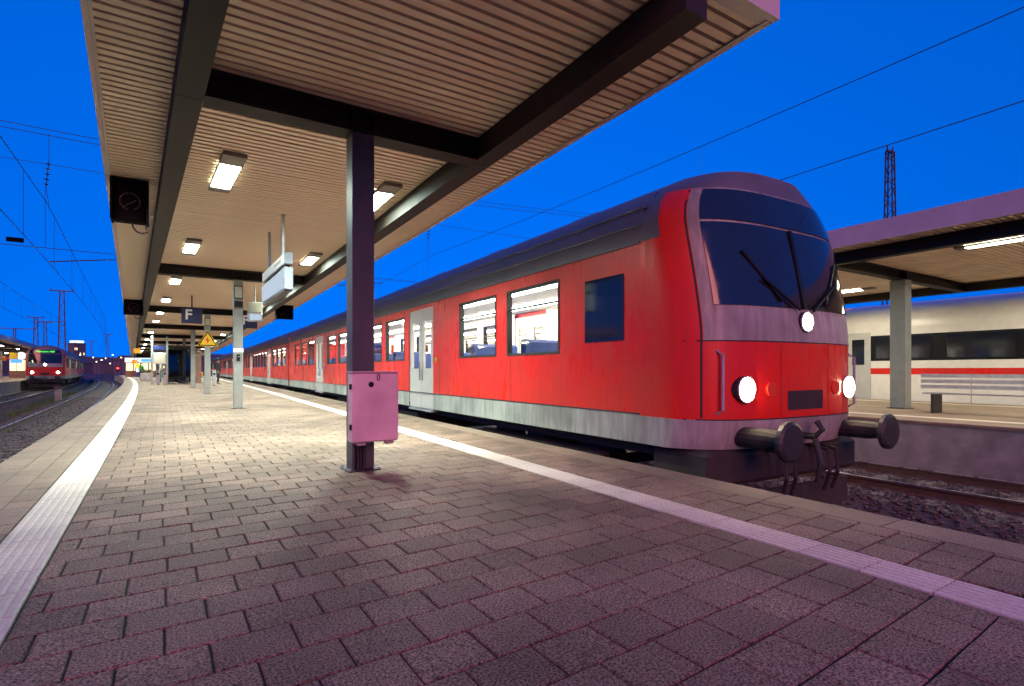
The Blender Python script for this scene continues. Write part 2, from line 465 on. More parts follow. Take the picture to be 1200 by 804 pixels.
def slab_row(name, f0, f1, length, vmin, vmax, mat, limit, gap=0.006, h=0.06, zoff=0.0):
    """a row of slabs between u=f0(v) and u=f1(v); the nearest are parts, the rest one mesh"""
    v = vmin; n = 0; restmb = MB()
    while v < vmax:
        a, b = v + gap / 2, v + length - gap / 2
        P = [(f0(a), a), (f1(a), a), (f1(b), b), (f0(b), b)]
        if in_view(P) and n < limit and depth(P) > 0.3:
            cx = sum(q[0] for q in P) / 4; cy = sum(q[1] for q in P) / 4
            me = block_mesh([(x - cx, y - cy) for x, y in P], h, name, mat).mesh(name)
            link(name, me, platform, (cx, cy, zoff + random.uniform(-.0015, .0015))); n += 1
        else:
            restmb.hexa([(x, y, -h) for x, y in P] + [(x, y, zoff) for x, y in P], mat)
        v += length
    if restmb.v: tag(restmb.build(name + '_run', platform), kind='stuff')

slab_row('coping_slab', lambda v: eR(v) - 0.30, lambda v: eR(v), 0.80, V0, V1, 'coping', 40)
slab_row('coping_slab', lambda v: eL(v), lambda v: eL(v) + 0.25, 1.0, V0, V1, 'coping', 40)
slab_row('edge_slab', lambda v: eL(v) + 0.256, lambda v: eL(v) + 0.44, 0.5, V0, V1, 'coping', 40)
slab_row('edge_slab', lambda v: eL(v) + 0.446, lambda v: sL(v) - SW - 0.006, 0.25, V0, V1, 'coping', 40)

def tactile(fc, limit):
    n = 0; restmb = MB(); v = V0; L = 0.30
    while v < V1:
        a, b = v + 0.003, v + L - 0.003
        ctr = [(fc(a), a), (fc(b), b)]
        near_p = in_view([(fc(a), a)] * 4) and depth([(fc(a), a)] * 4) > 0.4
        prof = []
        W = SW - 0.002; nr = 6; st = 2 * W / nr
        prof.append((-W, -0.05)); 
        for k in range(nr):
            x = -W + k * st
            prof += [(x + 0.004, -0.001), (x + st * 0.22, 0.004), (x + st * 0.70, 0.004), (x + st - 0.003, -0.001)]
        prof.append((W, -0.05))
        if near_p and n < limit:
            mb = MB(); cx = (ctr[0][0] + ctr[1][0]) / 2; cy = (a + b) / 2
            mb.loft([[(u - cx + du, vv - cy, z) for du, z in reversed(prof)] for u, vv in ctr], 'tactile', cap=True)
            link('tactile_plate', mb.mesh('tactile_plate'), platform, (cx, cy, random.uniform(-.001, .001))); n += 1
        else:
            restmb.hexa([(fc(a) - W, a, -.05), (fc(a) + W, a, -.05), (fc(b) + W, b, -.05), (fc(b) - W, b, -.05),
                         (fc(a) - W, a, .003), (fc(a) + W, a, .003), (fc(b) + W, b, .003), (fc(b) - W, b, .003)], 'tactile')
        v += L
    tag(restmb.build('tactile_run', platform), kind='stuff')
tactile(sL, 70); tactile(sR, 70)

# ---------------------------------------------------------------- tracks
def track(name, ft, va, vb, near_sleepers=None):
    root = empty(name); tag(root, kind='structure')
    vs = frange(va, vb, 3.0)
    bed = MB(); bed.sweep([(-2.3, -1.345), (2.3, -1.345), (1.5, RAILZ - 0.17), (-1.5, RAILZ - 0.17)], ft, vs, 'ballast')
    bed.build('ballast_bed', root)
    for s in (-1, 1):
        r = MB()
        r.sweep([(s * .7525 - .075, RAILZ - .17), (s * .7525 + .075, RAILZ - .17), (s * .7525 + .07, RAILZ - .15), (s * .7525 + .012, RAILZ - .13), (s * .7525 + .012, RAILZ - .045),
                 (s * .7525 + .036, RAILZ - .035), (s * .7525 + .036, RAILZ - .006), (s * .7525 - .036, RAILZ - .006), (s * .7525 - .036, RAILZ - .035),
                 (s * .7525 - .012, RAILZ - .045), (s * .7525 - .012, RAILZ - .13), (s * .7525 - .07, RAILZ - .15)], ft, vs, 'railside')
        ro = r.build('rail', root)
        h = MB(); h.sweep([(s * .7525 - .03, RAILZ - .0055), (s * .7525 + .03, RAILZ - .0055), (s * .7525 + .024, RAILZ), (s * .7525 - .024, RAILZ)], ft, vs, 'rail')
        h.build('running_surface', ro)
    if near_sleepers:
        sm = MB().cbox(-1.3, 1.3, -.13, .13, -.2, 0, 'sleeper', 0.02).mesh('sleeper')
        for v in frange(near_sleepers[0], near_sleepers[1], 0.62):
            link('sleeper', sm, root, (ft(v), v, RAILZ - .150))
    return root
tr1 = track('track_left', tL1, -20, 200, (9, 62))
track('track_far_left', tL2, -20, 220, (22, 62))
track('track_right', tR1, -25, 200)
track('track_far_right', tR2, -30, 200, (-6, 22))
# loose ballast stones beside and between the left rails
st = MB()
def stone(mb, x, y, z, r, mat):
    q = [random.uniform(.6, 1.2) * r for _ in range(6)]; k = len(mb.v); a = random.uniform(0, 6.28); c, s = math.cos(a), math.sin(a)
    pts = [(q[0], 0, 0), (0, q[1], 0), (-q[2], 0, 0), (0, -q[3], 0), (0, 0, q[4]), (0, 0, -q[5] * .6)]
    mb.v += [(x + px * c - py * s, y + px * s + py * c, z + pz * .8) for px, py, pz in pts]
    for f in ((0, 1, 4), (1, 2, 4), (2, 3, 4), (3, 0, 4), (1, 0, 5), (2, 1, 5), (3, 2, 5), (0, 3, 5)):
        mb.f.append(tuple(k + j for j in f)); mb.m.append(mb.mi(mat))
def bed_z(du):
    a = abs(du)
    return RAILZ - 0.17 if a < 1.5 else RAILZ - .17 - (a - 1.5) / .8 * .41
for _ in range(15000):
    v = 7 + 40 * random.random() ** 1.6
    du = random.uniform(-2.9, 1.6)
    if abs(abs(du) - .7525) < .09: continue
    z = bed_z(du) if du > -1.95 else bed_z(-1.95)
    stone(st, tL1(v) + du, v, z + random.uniform(0, .03), random.uniform(.028, .05), 'ballast')
for _ in range(5000):
    v = random.uniform(20, 55); du = random.uniform(-2.0, 2.0)
    if abs(abs(du) - .7525) < .09: continue
    stone(st, tL2(v) + du, v, bed_z(du) + random.uniform(0, .03), random.uniform(.03, .055), 'ballast')
for _ in range(14000):
    v = random.uniform(-3.5, 11); du = random.uniform(-2.3, 2.0)
    f = tR2 if random.random() < .8 else tR1
    if abs(abs(du) - .7525) < .09: continue
    stone(st, f(v) + du, v, bed_z(du) + random.uniform(0, .03), random.uniform(.03, .05), 'ballast')
tag(st.build('ballast_stones'), 'loose grey ballast stones around the rails', 'ballast', kind='stuff')
# weeds between the left tracks
wd = MB()
for _ in range(260):
    v = random.uniform(30, 62); u = (tL1(v) + tL2(v)) / 2 + random.uniform(-.5, .5)
    for q in range(7):
        a = random.uniform(0, 6.28); h = random.uniform(.08, .28); x = u + random.uniform(-.12, .12); y = v + random.uniform(-.12, .12); w = .02
        z0 = bed_z(1.9)
        wd.poly([(x - w * math.cos(a), y - w * math.sin(a), z0), (x + w * math.cos(a), y + w * math.sin(a), z0), (x + math.sin(a) * .1, y + math.cos(a) * .1, z0 + h)], 'grass')
tag(wd.build('weeds'), 'low green weeds growing between the left tracks', 'weeds', kind='stuff')

# ---------------------------------------------------------------- canopies
def canopy(name, label, fL, fR, fbL, fbR, fC, va, vb, cols, n_single, colmat_first=None, pitch=0.109, ZB=3.20, ZS=3.44, cw=0.105, joined_only=False, slat_to=None):
    root = empty(name, (fC(cols[0]), cols[0], 0)); tag(root, label, 'canopy')
    base = Vector(root.location)
    def B(mb, nm, parent=root, **k):
        o = mb.build(nm, parent, **k)
        if parent is root: o.location = -base
        return o
    vs = frange(va, vb, 2.5)
    rf = MB(); rf.loft([[(fL(v) + .03, v, ZS + .09), (fR(v) - .03, v, ZS + .09), (fR(v) - .03, v, ZS + .34), (fL(v) + .03, v, ZS + .34)] for v in vs], 'roofing', cap=True)
    B(rf, 'roof_deck')
    bk = MB(); bk.loft([[(fL(v) + .04, v, ZS + .07), (fR(v) - .04, v, ZS + .07)] for v in vs], 'backing', closed=False)
    B(bk, 'soffit_backing')
    for f, s in ((fL, -1), (fR, 1)):
        # fascia in lengths of 5 m with small joints
        v = va
        while v < vb - 0.1:
            w = min(v + 5.0, vb); fa = MB(); e = 0.004
            fa.sweep([(-.02, ZS - .02), (.02, ZS - .02), (.02, ZS + .36), (-.02, ZS + .36)], f, [v + e, (v + w) / 2, w - e], 'fascia')
            fa.sweep([(-.012, ZS - .022), (.012, ZS - .022), (.012, ZS - .012), (-.012, ZS - .012)], lambda q: f(q) - s * .034, [v + e, (v + w) / 2, w - e], 'fascia')
            B(fa, 'fascia'); v = w
    for ve, s in ((va, -1), (vb, 1)):
        fe = MB(); fe.box(fL(ve) - .02, fR(ve) + .02, min(ve, ve + s * .05), max(ve, ve + s * .05), ZS - .02, ZS + .37, 'fascia')
        B(fe, 'end_fascia')
        fe = MB(); fe.box(fL(ve) + .03, fR(ve) - .03, min(ve - s * .002, ve - s * .08), max(ve - s * .002, ve - s * .08), ZS - .014, ZS - .003, 'fascia')
        B(fe, 'end_trim')
    # slats
    v = va + 0.10; n = 0; rest = MB(); w = pitch - 0.027
    unit = MB().hexa([(-.5, -w / 2 + .004, 0), (.5, -w / 2 + .004, 0), (.5, w / 2 - .004, 0), (-.5, w / 2 - .004, 0), (-.5, -w / 2, .03), (.5, -w / 2, .03), (.5, w / 2, .03), (-.5, w / 2, .03)], 'slat').mesh('slat')
    while v < (slat_to or vb) - 0.08:
        a, b = fL(v) + .03, fR(v) - .03
        if n < n_single and not joined_only:
            o = link('slat', unit, root, Vector(((a + b) / 2, v, ZS + random.uniform(-.0015, .0015))) - base)
            o.scale = (b - a, 1, 1); n += 1
        else:
            z = ZS + random.uniform(-.0015, .0015)
            rest.hexa([(a, v - w / 2 + .004, z), (b, v - w / 2 + .004, z), (b, v + w / 2 - .004, z), (a, v + w / 2 - .004, z),
                       (a, v - w / 2, z + .03), (b, v - w / 2, z + .03), (b, v + w / 2, z + .03), (a, v + w / 2, z + .03)], 'slat')
        v += pitch
    if rest.v: tag(B(rest, 'slat_field'), kind='stuff')
    # long beams, in bays
    cuts = [va + 0.0] + list(cols) + [vb - .1]
    for fb in (fbL, fbR):
        for a, b in zip(cuts[:-1], cuts[1:]):
            if b - a < .3: continue
            m = MB(); vv = [a + .003, (a + b) / 2, b - .003]
            m.sweep([(-.10, ZB), (.10, ZB), (.10, ZB + .018), (.10, ZS - .006), (-.10, ZS - .006), (-.10, ZB + .018)], fb, vv, 'beam')
            o = B(m, 'long_beam')
    for k, v in enumerate(cols):
        a, b = fbL(v) + .103, fbR(v) - .103
        m = MB()
        m.box(a, b, v - .11, v + .11, ZB - .003, ZB + .017, 'beam')
        m.box(a, b, v - .012, v + .012, ZB + .017, ZS - .024, 'beam')
        m.box(a, b, v - .11, v + .11, ZS - .024, ZS - .006, 'beam')
        for uu in (a + .02, fC(v) - .1, fC(v) + .1, b - .03):
            m.box(uu, uu + .012, v - .1, v - .0125, ZB + .0175, ZS - .0245, 'beam')
        B(m, 'cross_beam')
        c = MB(); mat = colmat_first if (k == 0 and colmat_first) else 'steel'
        x = fC(v)
        # two channels back to back, closed by plates: box with shallow recess on the camera side
        c.cbox(x - cw, x + cw, v - cw, v + cw, 0.012, ZB - .005, mat, 0.008)
        co = B(c, 'column')
        bp = MB(); bp.cbox(x - cw - .05, x + cw + .05, v - cw - .05, v + cw + .05, -.002, 0.0118, 'darkmetal', 0.004)
        for sx in (-1, 1):
            for sy in (-1, 1):
                bp.tube([(x + sx * (cw + .03), v + sy * (cw + .03), .011), (x + sx * (cw + .03), v + sy * (cw + .03), .03)], .012, 'galv', 6)
        o = bp.build('base_plate', co)
    return root
COLS = [5.225 + 9.95 * k for k in range(12)]
canopy('platform_canopy', 'long slatted beige canopy on one row of steel columns over the near platform', cL, cR, bL, bR, cC, 2.28, 122.0, COLS, 210, colmat_first='shaded_steel')

# lamps in the near canopy
def lamp_mesh(mat, bulge=False):
    f = MB(); L, W, ZL = 0.75, 0.125, -.048
    for x0, x1, y0, y1 in ((-W, W, -L, -L + .03), (-W, W, L - .03, L), (-W, -W + .012, -L + .03, L - .03), (W - .012, W, -L + .03, L - .03)):
        f.box(x0, x1, y0, y1, ZL, 0.0, 'lampframe')
    f.box(-W + .0125, W - .0125, -L + .0305, -L + .36, ZL + .006, -.004, 'lampframe')
    f.box(-W + .0125, W - .0125, L - .16, L - .0305, ZL + .006, -.004, 'lampframe')
    fm = f.mesh('lamp_housing')
    d = MB(); W2 = W - .013
    if bulge: d.cbox(-W2, W2, -L + .361, L - .161, -.13, -.01, mat, .02)
    else: d.poly([(-W2, -L + .361, -.030), (-W2, L - .161, -.030), (W2, L - .161, -.030), (W2, -L + .361, -.030)], mat)
    return fm, d.mesh('lamp_diffuser')
fm, dm = lamp_mesh('lamp')
_, dm2 = lamp_mesh('lamp2')
_, dm3 = lamp_mesh('lamp3', True)
LAMP_L = bpy.data.lights.new('lamp_light', 'AREA'); LAMP_L.shape = 'RECTANGLE'; LAMP_L.size = .20; LAMP_L.size_y = .95
LAMP_L.energy = 19.0; LAMP_L.color = (0.80, 1.0, 0.86); LAMP_L.spread = R(128)
names = ['nearest', 'second', 'third', 'fourth', 'fifth', 'sixth', 'seventh', 'eighth', 'ninth', 'tenth', 'eleventh', 'twelfth', 'thirteenth', 'fourteenth', 'fifteenth', 'sixteenth', 'seventeenth', 'eighteenth', 'nineteenth', 'twentieth', 'twenty-first', 'twenty-second']
for k in range(22):
    v = 7.7 + 4.975 * k
    for side, fu in (('left', lambda v: bL(v) + 0.58), ('right', lambda v: bR(v) - 0.42)):
        o = empty('ceiling_lamp', (fu(v), v, 3.437)); o.rotation_euler.z = R(2.3 if side == 'left' else -2.0)
        tag(o, 'lit recessed ceiling lamp of the %s row under the canopy, %s from the camera' % (side, names[k]), 'lamp', 'canopy ceiling lamps')
        link('housing', fm, o); link('diffuser', dm, o)
        lo_ = bpy.data.objects.new('lamp_light', LAMP_L); col.objects.link(lo_); lo_.parent = o; lo_.location = (0, .1, -.05)

# ---------------------------------------------------------------- cabinet on the first column
cb = empty('switch_cabinet', (1.66, 5.02, 0.285))
tag(cb, 'pale pinkish metal switch cabinet with a dark keyhole fixed to the nearest column', 'cabinet')
b = MB(); b.cbox(-.22, .216, -.07, .095, 0, .645, 'cabinet', 0.012); b.build('housing', cb)
b = MB(); b.cbox(-.212, .208, -.092, -.0715, .010, .635, 'cabinet', 0.008); door = b.build('door', cb)
b = MB(); b.tube([(-.055, -.093, .535), (-.055, -.097, .535)], [.026, .022], 'black', 14)
b.sphere((-.055, -.096, .535), .02, 'black', 10, 6, (1, .35, 1.25)); b.build('lock', door)
b = MB(); b.tube([(.012 + .012 * math.cos(a), -.098, .60 + .03 * math.sin(a)) for a in [6.2832 * q / 12 for q in range(13)]], .004, 'darkmetal', 6); b.build('hasp_ring', door)
for z in (.12, .49):
    b = MB(); b.cbox(-.236, -.2205, -.05, -.01, z, z + .05, 'black', .004); b.build('hinge', cb)
for x in (-.12, .15):
    b = MB(); b.cbox(x - .04, x + .04, -.02, .05, -.032, -.0005, 'cabinet', .006); b.build('cable_gland', cb)
b = MB(); b.box(-.226, .222, -.096, .098, .6455, .655, 'cabinet'); b.build('rain_lip', cb)
ct = MB()
for x, r in ((1.53, .013), (1.555, .010), (1.585, .012)):
    ct.tube([(x, 5.08, .27), (x + .005, 5.098, .20), (x + .01, 5.10, .10), (x + .0, 5.095, .0)], r, 'rubber', 8)
ct.box(1.51, 1.61, 5.1085, 5.1195, .015, .28, 'black')
tag(ct.build('cable_bundle'), 'black cables running down the nearest column below the pale cabinet', 'cables')

# ---------------------------------------------------------------- signs on columns and hanging things
def col_u(k): return cC(COLS[k]), COLS[k]
x, y = col_u(1); fy = y - .105
o = empty('column_plate', (x, fy, 2.72)); tag(o, 'framed paper notice plate high on the second column', 'notice')
MB().cbox(-.10, .10, -.02, -.001, 0, .33, 'darkmetal', .006).build('frame', o); MB().box(-.08, .08, -.0225, -.0205, .03, .30, 'paper').build('paper', o)
o = empty('signal_horn', (x, fy, 2.50)); tag(o, 'dark speaker box under the notice on the second column', 'speaker')
MB().cbox(-.10, .10, -.07, -.001, 0, .17, 'darkmetal', .015).build('housing', o); MB().box(-.08, .08, -.0725, -.0705, .03, .14, 'black').build('grille', o)
o = empty('white_plate', (x, fy, 1.40)); tag(o, 'small white plate fixed round the second column', 'plate')
MB().cbox(-.112, .112, -.012, -.001, 0, .095, 'signwhite', .003).build('plate', o)
o = empty('key_switch', (x, fy, 1.18)); tag(o, 'small black key switch box below the white plate on the second column', 'switch box')
MB().cbox(-.035, .035, -.05, -.001, 0, .17, 'black', .008).build('housing', o); MB().tube([(0, -.051, .11), (0, -.056, .11)], .014, 'galv', 10).build('keyhole', o)
x, y = col_u(2); fy = y - .105
o = empty('column_plate', (x, fy, 2.72)); tag(o, 'framed paper notice plate high on the third column', 'notice')
MB().cbox(-.10, .10, -.02, -.001, 0, .33, 'darkmetal', .006).build('frame', o); MB().box(-.08, .08, -.0225, -.0205, .03, .30, 'paper').build('paper', o)
ws = empty('warning_sign', (x, fy - .012, 1.93)); tag(ws, 'yellow triangular high voltage warning sign with black rim on the third column', 'sign')
def tri(mb, r, y0, y1, mat, cz=.20):
    P = [(r * math.cos(R(a)), cz + r * math.sin(R(a))) for a in (90, 210, 330)]
    mb.loft([[(px, y0, pz) for px, pz in P], [(px, y1, pz) for px, pz in P]], mat, cap=True)
m = MB(); tri(m, .44, -.012, 0, 'yellow'); m.build('plate', ws)
m = MB(); tri(m, .40, -.0155, -.0125, 'black'); m.build('rim', ws)
m = MB(); tri(m, .32, -.019, -.016, 'yellow'); m.build('field', ws)
m = MB(); P = [(.02, .38), (-.09, .20), (-.01, .21), (-.05, .06), (.09, .25), (.01, .24)]
m.loft([[(px, -.0225, pz) for px, pz in P], [(px, -.0195, pz) for px, pz in P]], 'signred', cap=True); m.build('lightning_bolt', ws)

def f_sign(u, v, label):
    o = empty('section_sign', (u, v, 2.50)); tag(o, label, 'sign', 'hanging blue F signs')
    MB().cbox(-.30, .30, -.03, .03, 0, .52, 'signblue', .01).build('plate', o)
    t = link('letter', text_mesh('F', .46, 'letter_f', 'signwhite', .003, True), o, (-.10, -.034, .28)); t.rotation_euler = (R(90), 0, 0)
    MB().tube([(0, 0, .52), (0, 0, .935)], .022, 'darkmetal', 8).build('hanger', o)
f_sign(.78, 21.0, 'blue sign with a white letter F hanging left of the third column')
f_sign(2.62, 22.2, 'blue sign with a white letter F half hidden behind the second column')

db = empty('departure_board', (1.60, 9.95, 2.18)); tag(db, 'double sided light grey departure board hanging lengthwise on two rods', 'display board')
m = MB(); m.cbox(-.065, .065, -1.12, 1.12, 0, .345, 'alu', .012); lo = m.build('lower_case', db)
m = MB(); m.cbox(-.06, .06, -1.12, 1.12, .385, .57, 'alu', .012); up = m.build('upper_case', db)
for s in (-1, 1):
    MB().box(min(s * .0655, s * .069), max(s * .0655, s * .069), -1.06, 1.06, .03, .315, 'board').build('screen', lo)
    MB().box(min(s * .0605, s * .064), max(s * .0605, s * .064), -1.06, 1.06, .41, .55, 'signwhite').build('header_panel', up)
    for q in range(7):
        yy = .25 + q * .085
        MB().box(min(s * .0642, s * .0650), max(s * .0642, s * .0650), -yy - .055 if s < 0 else yy, -yy if s < 0 else yy + .055, .455, .505, 'lampframe').build('header_mark', up)
m = MB(); m.box(-.03, .03, -1.05, 1.05, .34, .39, 'black'); m.build('spine', db)
m = MB(); m.box(-.055, .055, -1.11, 1.11, -.02, .001, 'black'); m.build('base_rail', db)
for yy in (-.65, .70):
    MB().tube([(0, yy, .57), (0, yy, 1.255)], .026, 'galv', 10).build('hanging_rod', db)

def led_signal(u, v, w, h, label, cable=True):
    o = empty('signal_box', (u, v, 3.395 - h)); tag(o, label, 'signal', 'black hanging signal boxes')
    MB().cbox(-w / 2, w / 2, -.09, .11, 0, h, 'matte', .012).build('housing', o)
    for s in (-1, 1): MB().box(s * (w / 2 + .012) - .012, s * (w / 2 + .012) + .012, -.20, .12, -.01, h + .015, 'matte').build('side_blind', o)
    m = MB(); m.box(-w / 2 - .02, w / 2 + .02, -.16, .10, h + .016, h + .024, 'matte'); m.build('top_blind', o)
    m = MB()
    for q in range(22):
        a = R(-60 + q * 15.0); m.sphere((w * .30 * math.cos(a), -.092, h * .5 + w * .30 * math.sin(a)), .007, 'lampframe', 6, 4)
    for q in range(7): m.sphere((-w * .2 + q * w * .06, -.092, h * .34 + q * w * .045), .007, 'lampframe', 6, 4)
    m.build('led_ring', o)
    for xx in (-w / 2 + .06, w / 2 - .06): MB().box(xx - .02, xx + .02, -.02, .02, h + .025, h + .06, 'galv').build('bracket', o)
    if cable:
        m = MB(); m.tube([(.02, 0, .005), (.03, 0, -.06), (.07, 0, -.115), (.13, 0, -.13), (.19, 0, -.11), (w / 2 - .01, 0, -.05), (w / 2 - .0, 0, .005)], .010, 'rubber', 8); m.build('cable_loop', o)
    return o
led_signal(-.375, 8.75, .36, .50, 'black signal box with dotted ring hanging at the left canopy edge nearest the camera')
led_signal(-.90, 23.3, .52, .50, 'black signal box farther along the left canopy edge')
led_signal(3.85, 22.2, .55, .50, 'black signal box under the right canopy edge beside the train', False)
o = empty('hanging_lightbox', (2.25, 17.6, 2.38)); tag(o, 'small white light box with a little screen below hanging right of the second column', 'light box')
MB().cbox(-.19, .19, -.10, .10, .26, .56, 'paper', .01).build('light_panel', o)
MB().cbox(-.19, .19, -.10, .10, 0, .25, 'galv', .01).build('screen_case', o)
MB().box(-.15, .15, -.1035, -.1005, .04, .21, 'board').build('screen', o)
MB().tube([(0, 0, .56), (0, 0, 1.055)], .02, 'galv', 8).build('hanger', o)

# ---------------------------------------------------------------- carriages
RZ = 0.0
def roof_profile():
    return [(1.41, 3.10), (1.395, 3.28), (1.32, 3.48), (1.15, 3.68), (.85, 3.85), (.45, 3.97), (0, 4.02), (-.45, 3.97), (-.85, 3.85), (-1.15, 3.68), (-1.32, 3.48), (-1.395, 3.28), (-1.41, 3.10)]
LEN = 26.0
def carriage(name, cab, colors, dest=None, lights=True):
    """a regional railway carriage; origin on the rails under its front end, body along +Y"""
    root = empty(name)
    red, light, roofm = colors
    ys = 1.0 if cab else 0.06           # where the straight body begins
    doors = [(6.9, 8.3), (17.7, 19.1)]
    wins = []
    y = 2.5 if cab else 1.0
    while y + 1.40 < LEN - .7:
        if all(y + 1.40 < d0 - .2 or y > d1 + .2 for d0, d1 in doors): wins.append((y, y + 1.40)); y += 1.74
        else: y += 0.12
    WZ0, WZ1 = 1.93, 2.92
    cuts = sorted({ys, LEN} | {q for w in wins for q in w} | {q for d in doors for q in d})
    for s in (-1, 1):
        m = MB()
        def quad(x, a, b, z0, z1, mat, flip):
            P = [(x, a, z0), (x, b, z0), (x, b, z1), (x, a, z1)]
            m.poly(P if flip else P[::-1], mat)
        for a, b in zip(cuts[:-1], cuts[1:]):
            isdoor = any(abs(a - d[0]) < 1e-6 for d in doors); iswin = any(abs(a - w[0]) < 1e-6 for w in wins)
            if isdoor:
                quad(s * 1.41, a, b, 3.0, 3.10, red, s > 0); continue
            for z0, z1, mt in ((.92, 1.24, light), (1.24, WZ0, red), (WZ0, WZ1, red), (WZ1, 3.10, red)):
                if iswin and z0 == WZ0: continue
                quad(s * 1.41, a, b, z0, z1, mt, s > 0)
            for z0, z1 in ((1.0, WZ0), (WZ0, WZ1), (WZ1, 3.10)):
                if iswin and z0 == WZ0: continue
                quad(s * 1.33, a, b, z0, z1, 'lining', s < 0)
        m.poly([(s * 1.41, ys, .92), (s * 1.41, LEN, .92), (s * 1.25, LEN, .86), (s * 1.25, ys, .86)], 'underframe')
        wall = m.build('side_wall', root)
        # recessed seams and rain gutter
        gm = MB(); gm.box(min(s * 1.411, s * 1.428), max(s * 1.411, s * 1.428), ys, LEN, 3.085, 3.11, roofm); gm.build('gutter', wall)
        gm = MB(); gm.box(min(s * 1.411, s * 1.417), max(s * 1.411, s * 1.417), ys, LEN, 1.232, 1.246, 'rubber'); gm.build('seam', wall)
        for q in range(1, 9):
            yy = ys + (LEN - ys) * q / 9
            if any(d0 - .1 < yy < d1 + .1 for d0, d1 in doors): continue
            sm_ = MB(); sm_.box(min(s * 1.4105, s * 1.4125), max(s * 1.4105, s * 1.4125), yy, yy + .008, 1.25, 1.90, 'rubber'); sm_.build('panel_joint', wall)
        for d0, d1 in doors:
            bt = MB(); bt.tube([(s * 1.41, d0 - .16, 1.92), (s * 1.432, d0 - .16, 1.92)], .045, 'yellow', 12); bt.tube([(s * 1.4325, d0 - .16, 1.92), (s * 1.438, d0 - .16, 1.92)], .03, 'green', 12); bt.build('door_button', wall)
            st_ = MB(); st_.box(min(s * 1.3, s * 1.44), max(s * 1.3, s * 1.44), d0 + .05, d1 - .05, .86, .895, 'galv'); st_.build('door_step', wall)
        for a, b in wins:
            f = MB(); x0, x1 = sorted((s * 1.335, s * 1.418)); t = .035
            f.box(x0, x1, a, b, WZ0, WZ0 + t, 'rubber'); f.box(x0, x1, a, b, WZ1 - t, WZ1, 'rubber')
            f.box(x0, x1, a, a + t, WZ0 + t, WZ1 - t, 'rubber'); f.box(x0, x1, b - t, b, WZ0 + t, WZ1 - t, 'rubber')
            xx0, xx1 = sorted((s * 1.36, s * 1.412)); f.box(xx0, xx1, a + t, b - t, WZ1 - .30, WZ1 - .275, 'rubber')
            fo = f.build('window', root)
            g_ = MB(); P = [(s * 1.385, a + t, WZ0 + t), (s * 1.385, b - t, WZ0 + t), (s * 1.385, b - t, WZ1 - t), (s * 1.385, a + t, WZ1 - t)]
            g_.poly(P if s > 0 else P[::-1], 'glass'); g_.build('pane', fo)
        for a, b in doors:
            mid = (a + b) / 2
            for q0, q1 in ((a + .004, mid - .004), (mid + .004, b - .004)):
                d = MB(); x0, x1 = sorted((s * 1.35, s * 1.395)); w0, w1 = q0 + .14, q1 - .14
                d.box(x0, x1, q0, q1, .90, 1.75, 'traindoor'); d.box(x0, x1, q0, q1, 2.75, 2.998, 'traindoor')
                d.box(x0, x1, q0, w0, 1.75, 2.75, 'traindoor'); d.box(x0, x1, w1, q1, 1.75, 2.75, 'traindoor')
                do = d.build('door', root)
                g_ = MB(); P = [(s * 1.372, w0, 1.75), (s * 1.372, w1, 1.75), (s * 1.372, w1, 2.75), (s * 1.372, w0, 2.75)]
                g_.poly(P if s > 0 else P[::-1], 'glass'); g_.build('pane', do)
                h = MB(); hy = q1 - .08 if q1 < mid else q0 + .06
                h.box(min(s * 1.396, s * 1.42), max(s * 1.396, s * 1.42), hy, hy + .03, 1.5, 1.9, 'galv'); h.build('handle', do)
    # roof with shallow ribs
    m = MB(); pr = roof_profile()
    m.loft([[(x, yy, z) for x, z in pr] for yy in (ys, LEN)], roofm, closed=False)
    ro = m.build('roof', root, smooth=True)
    for q in range(8):
        yy = 3 + q * 2.9
        MB().cbox(-.35, .35, yy, yy + .7, 3.96, 4.10, roofm, .03).build('roof_vent', ro)
    for s in (-1, 1):
        rm = MB()
        for zz, xx in ((3.30, 1.398), (3.50, 1.318)):
            rm.tube([(s * xx, ys, zz), (s * xx, LEN, zz)], .014, roofm, 6)
        rm.build('roof_rib', ro)
    # end walls
    def end_wall(yy, nm, mat):
        P = [(1.41, yy, .92)] + [(x, yy, z) for x, z in pr] + [(-1.41, yy, .92)]
        MB().poly(P, mat).build(nm, root)
    end_wall(LEN, 'end_wall', red)
    if not cab: end_wall(ys, 'end_wall', red)
    MB().cbox(-.62, .62, LEN, LEN + .17, 1.0, 3.2, 'rubber', .05).build('gangway', root)
    # interior
    MB().box(-1.33, 1.33, ys + .05, LEN - .05, 1.02, 1.06, 'seat').build('floor', root)
    MB().poly([(-1.33, ys, 3.098), (-1.33, LEN, 3.098), (1.33, LEN, 3.098), (1.33, ys, 3.098)], 'lining').build('ceiling', root)
    if lights:
        for s in (-1, 1):
            MB().box(s * .62 - .07, s * .62 + .07, 2.6 if cab else .6, LEN - .5, 3.05, 3.09, 'trainlamp').build('light_strip', root)
    if cab: MB().box(-1.32, 1.32, 2.2, 2.25, 1.06, 3.09, 'lining').build('partition', root)
    sm = MB().cbox(-.48, .48, -.06, .06, .38, 1.12, 'seat', .04).cbox(-.48, .48, -.48, -.06, .34, .46, 'seat', .04).box(-.4, .4, -.3, 0, 0, .34, 'darkmetal').mesh('seat')
    for a, b in wins:
        for s in (-1, 1): link('seat', sm, root, (s * .82, (a + b) / 2 + .45, 1.061))
    # underframe and bogies
    m = MB(); m.box(-1.2, 1.2, ys if not cab else .9, LEN, .78, .91, 'underframe')
    for y0, y1 in ((8.5, 11.0), (11.6, 13.2), (13.9, 16.6)): m.cbox(-1.15, 1.15, y0, y1, .34, .78, 'underframe', .04)
    m.build('underframe', root)
    bm = MB()
    for s in (-1, 1): bm.cbox(s * 1.02 - .07, s * 1.02 + .07, -1.7, 1.7, .42, .68, 'underframe', .03)
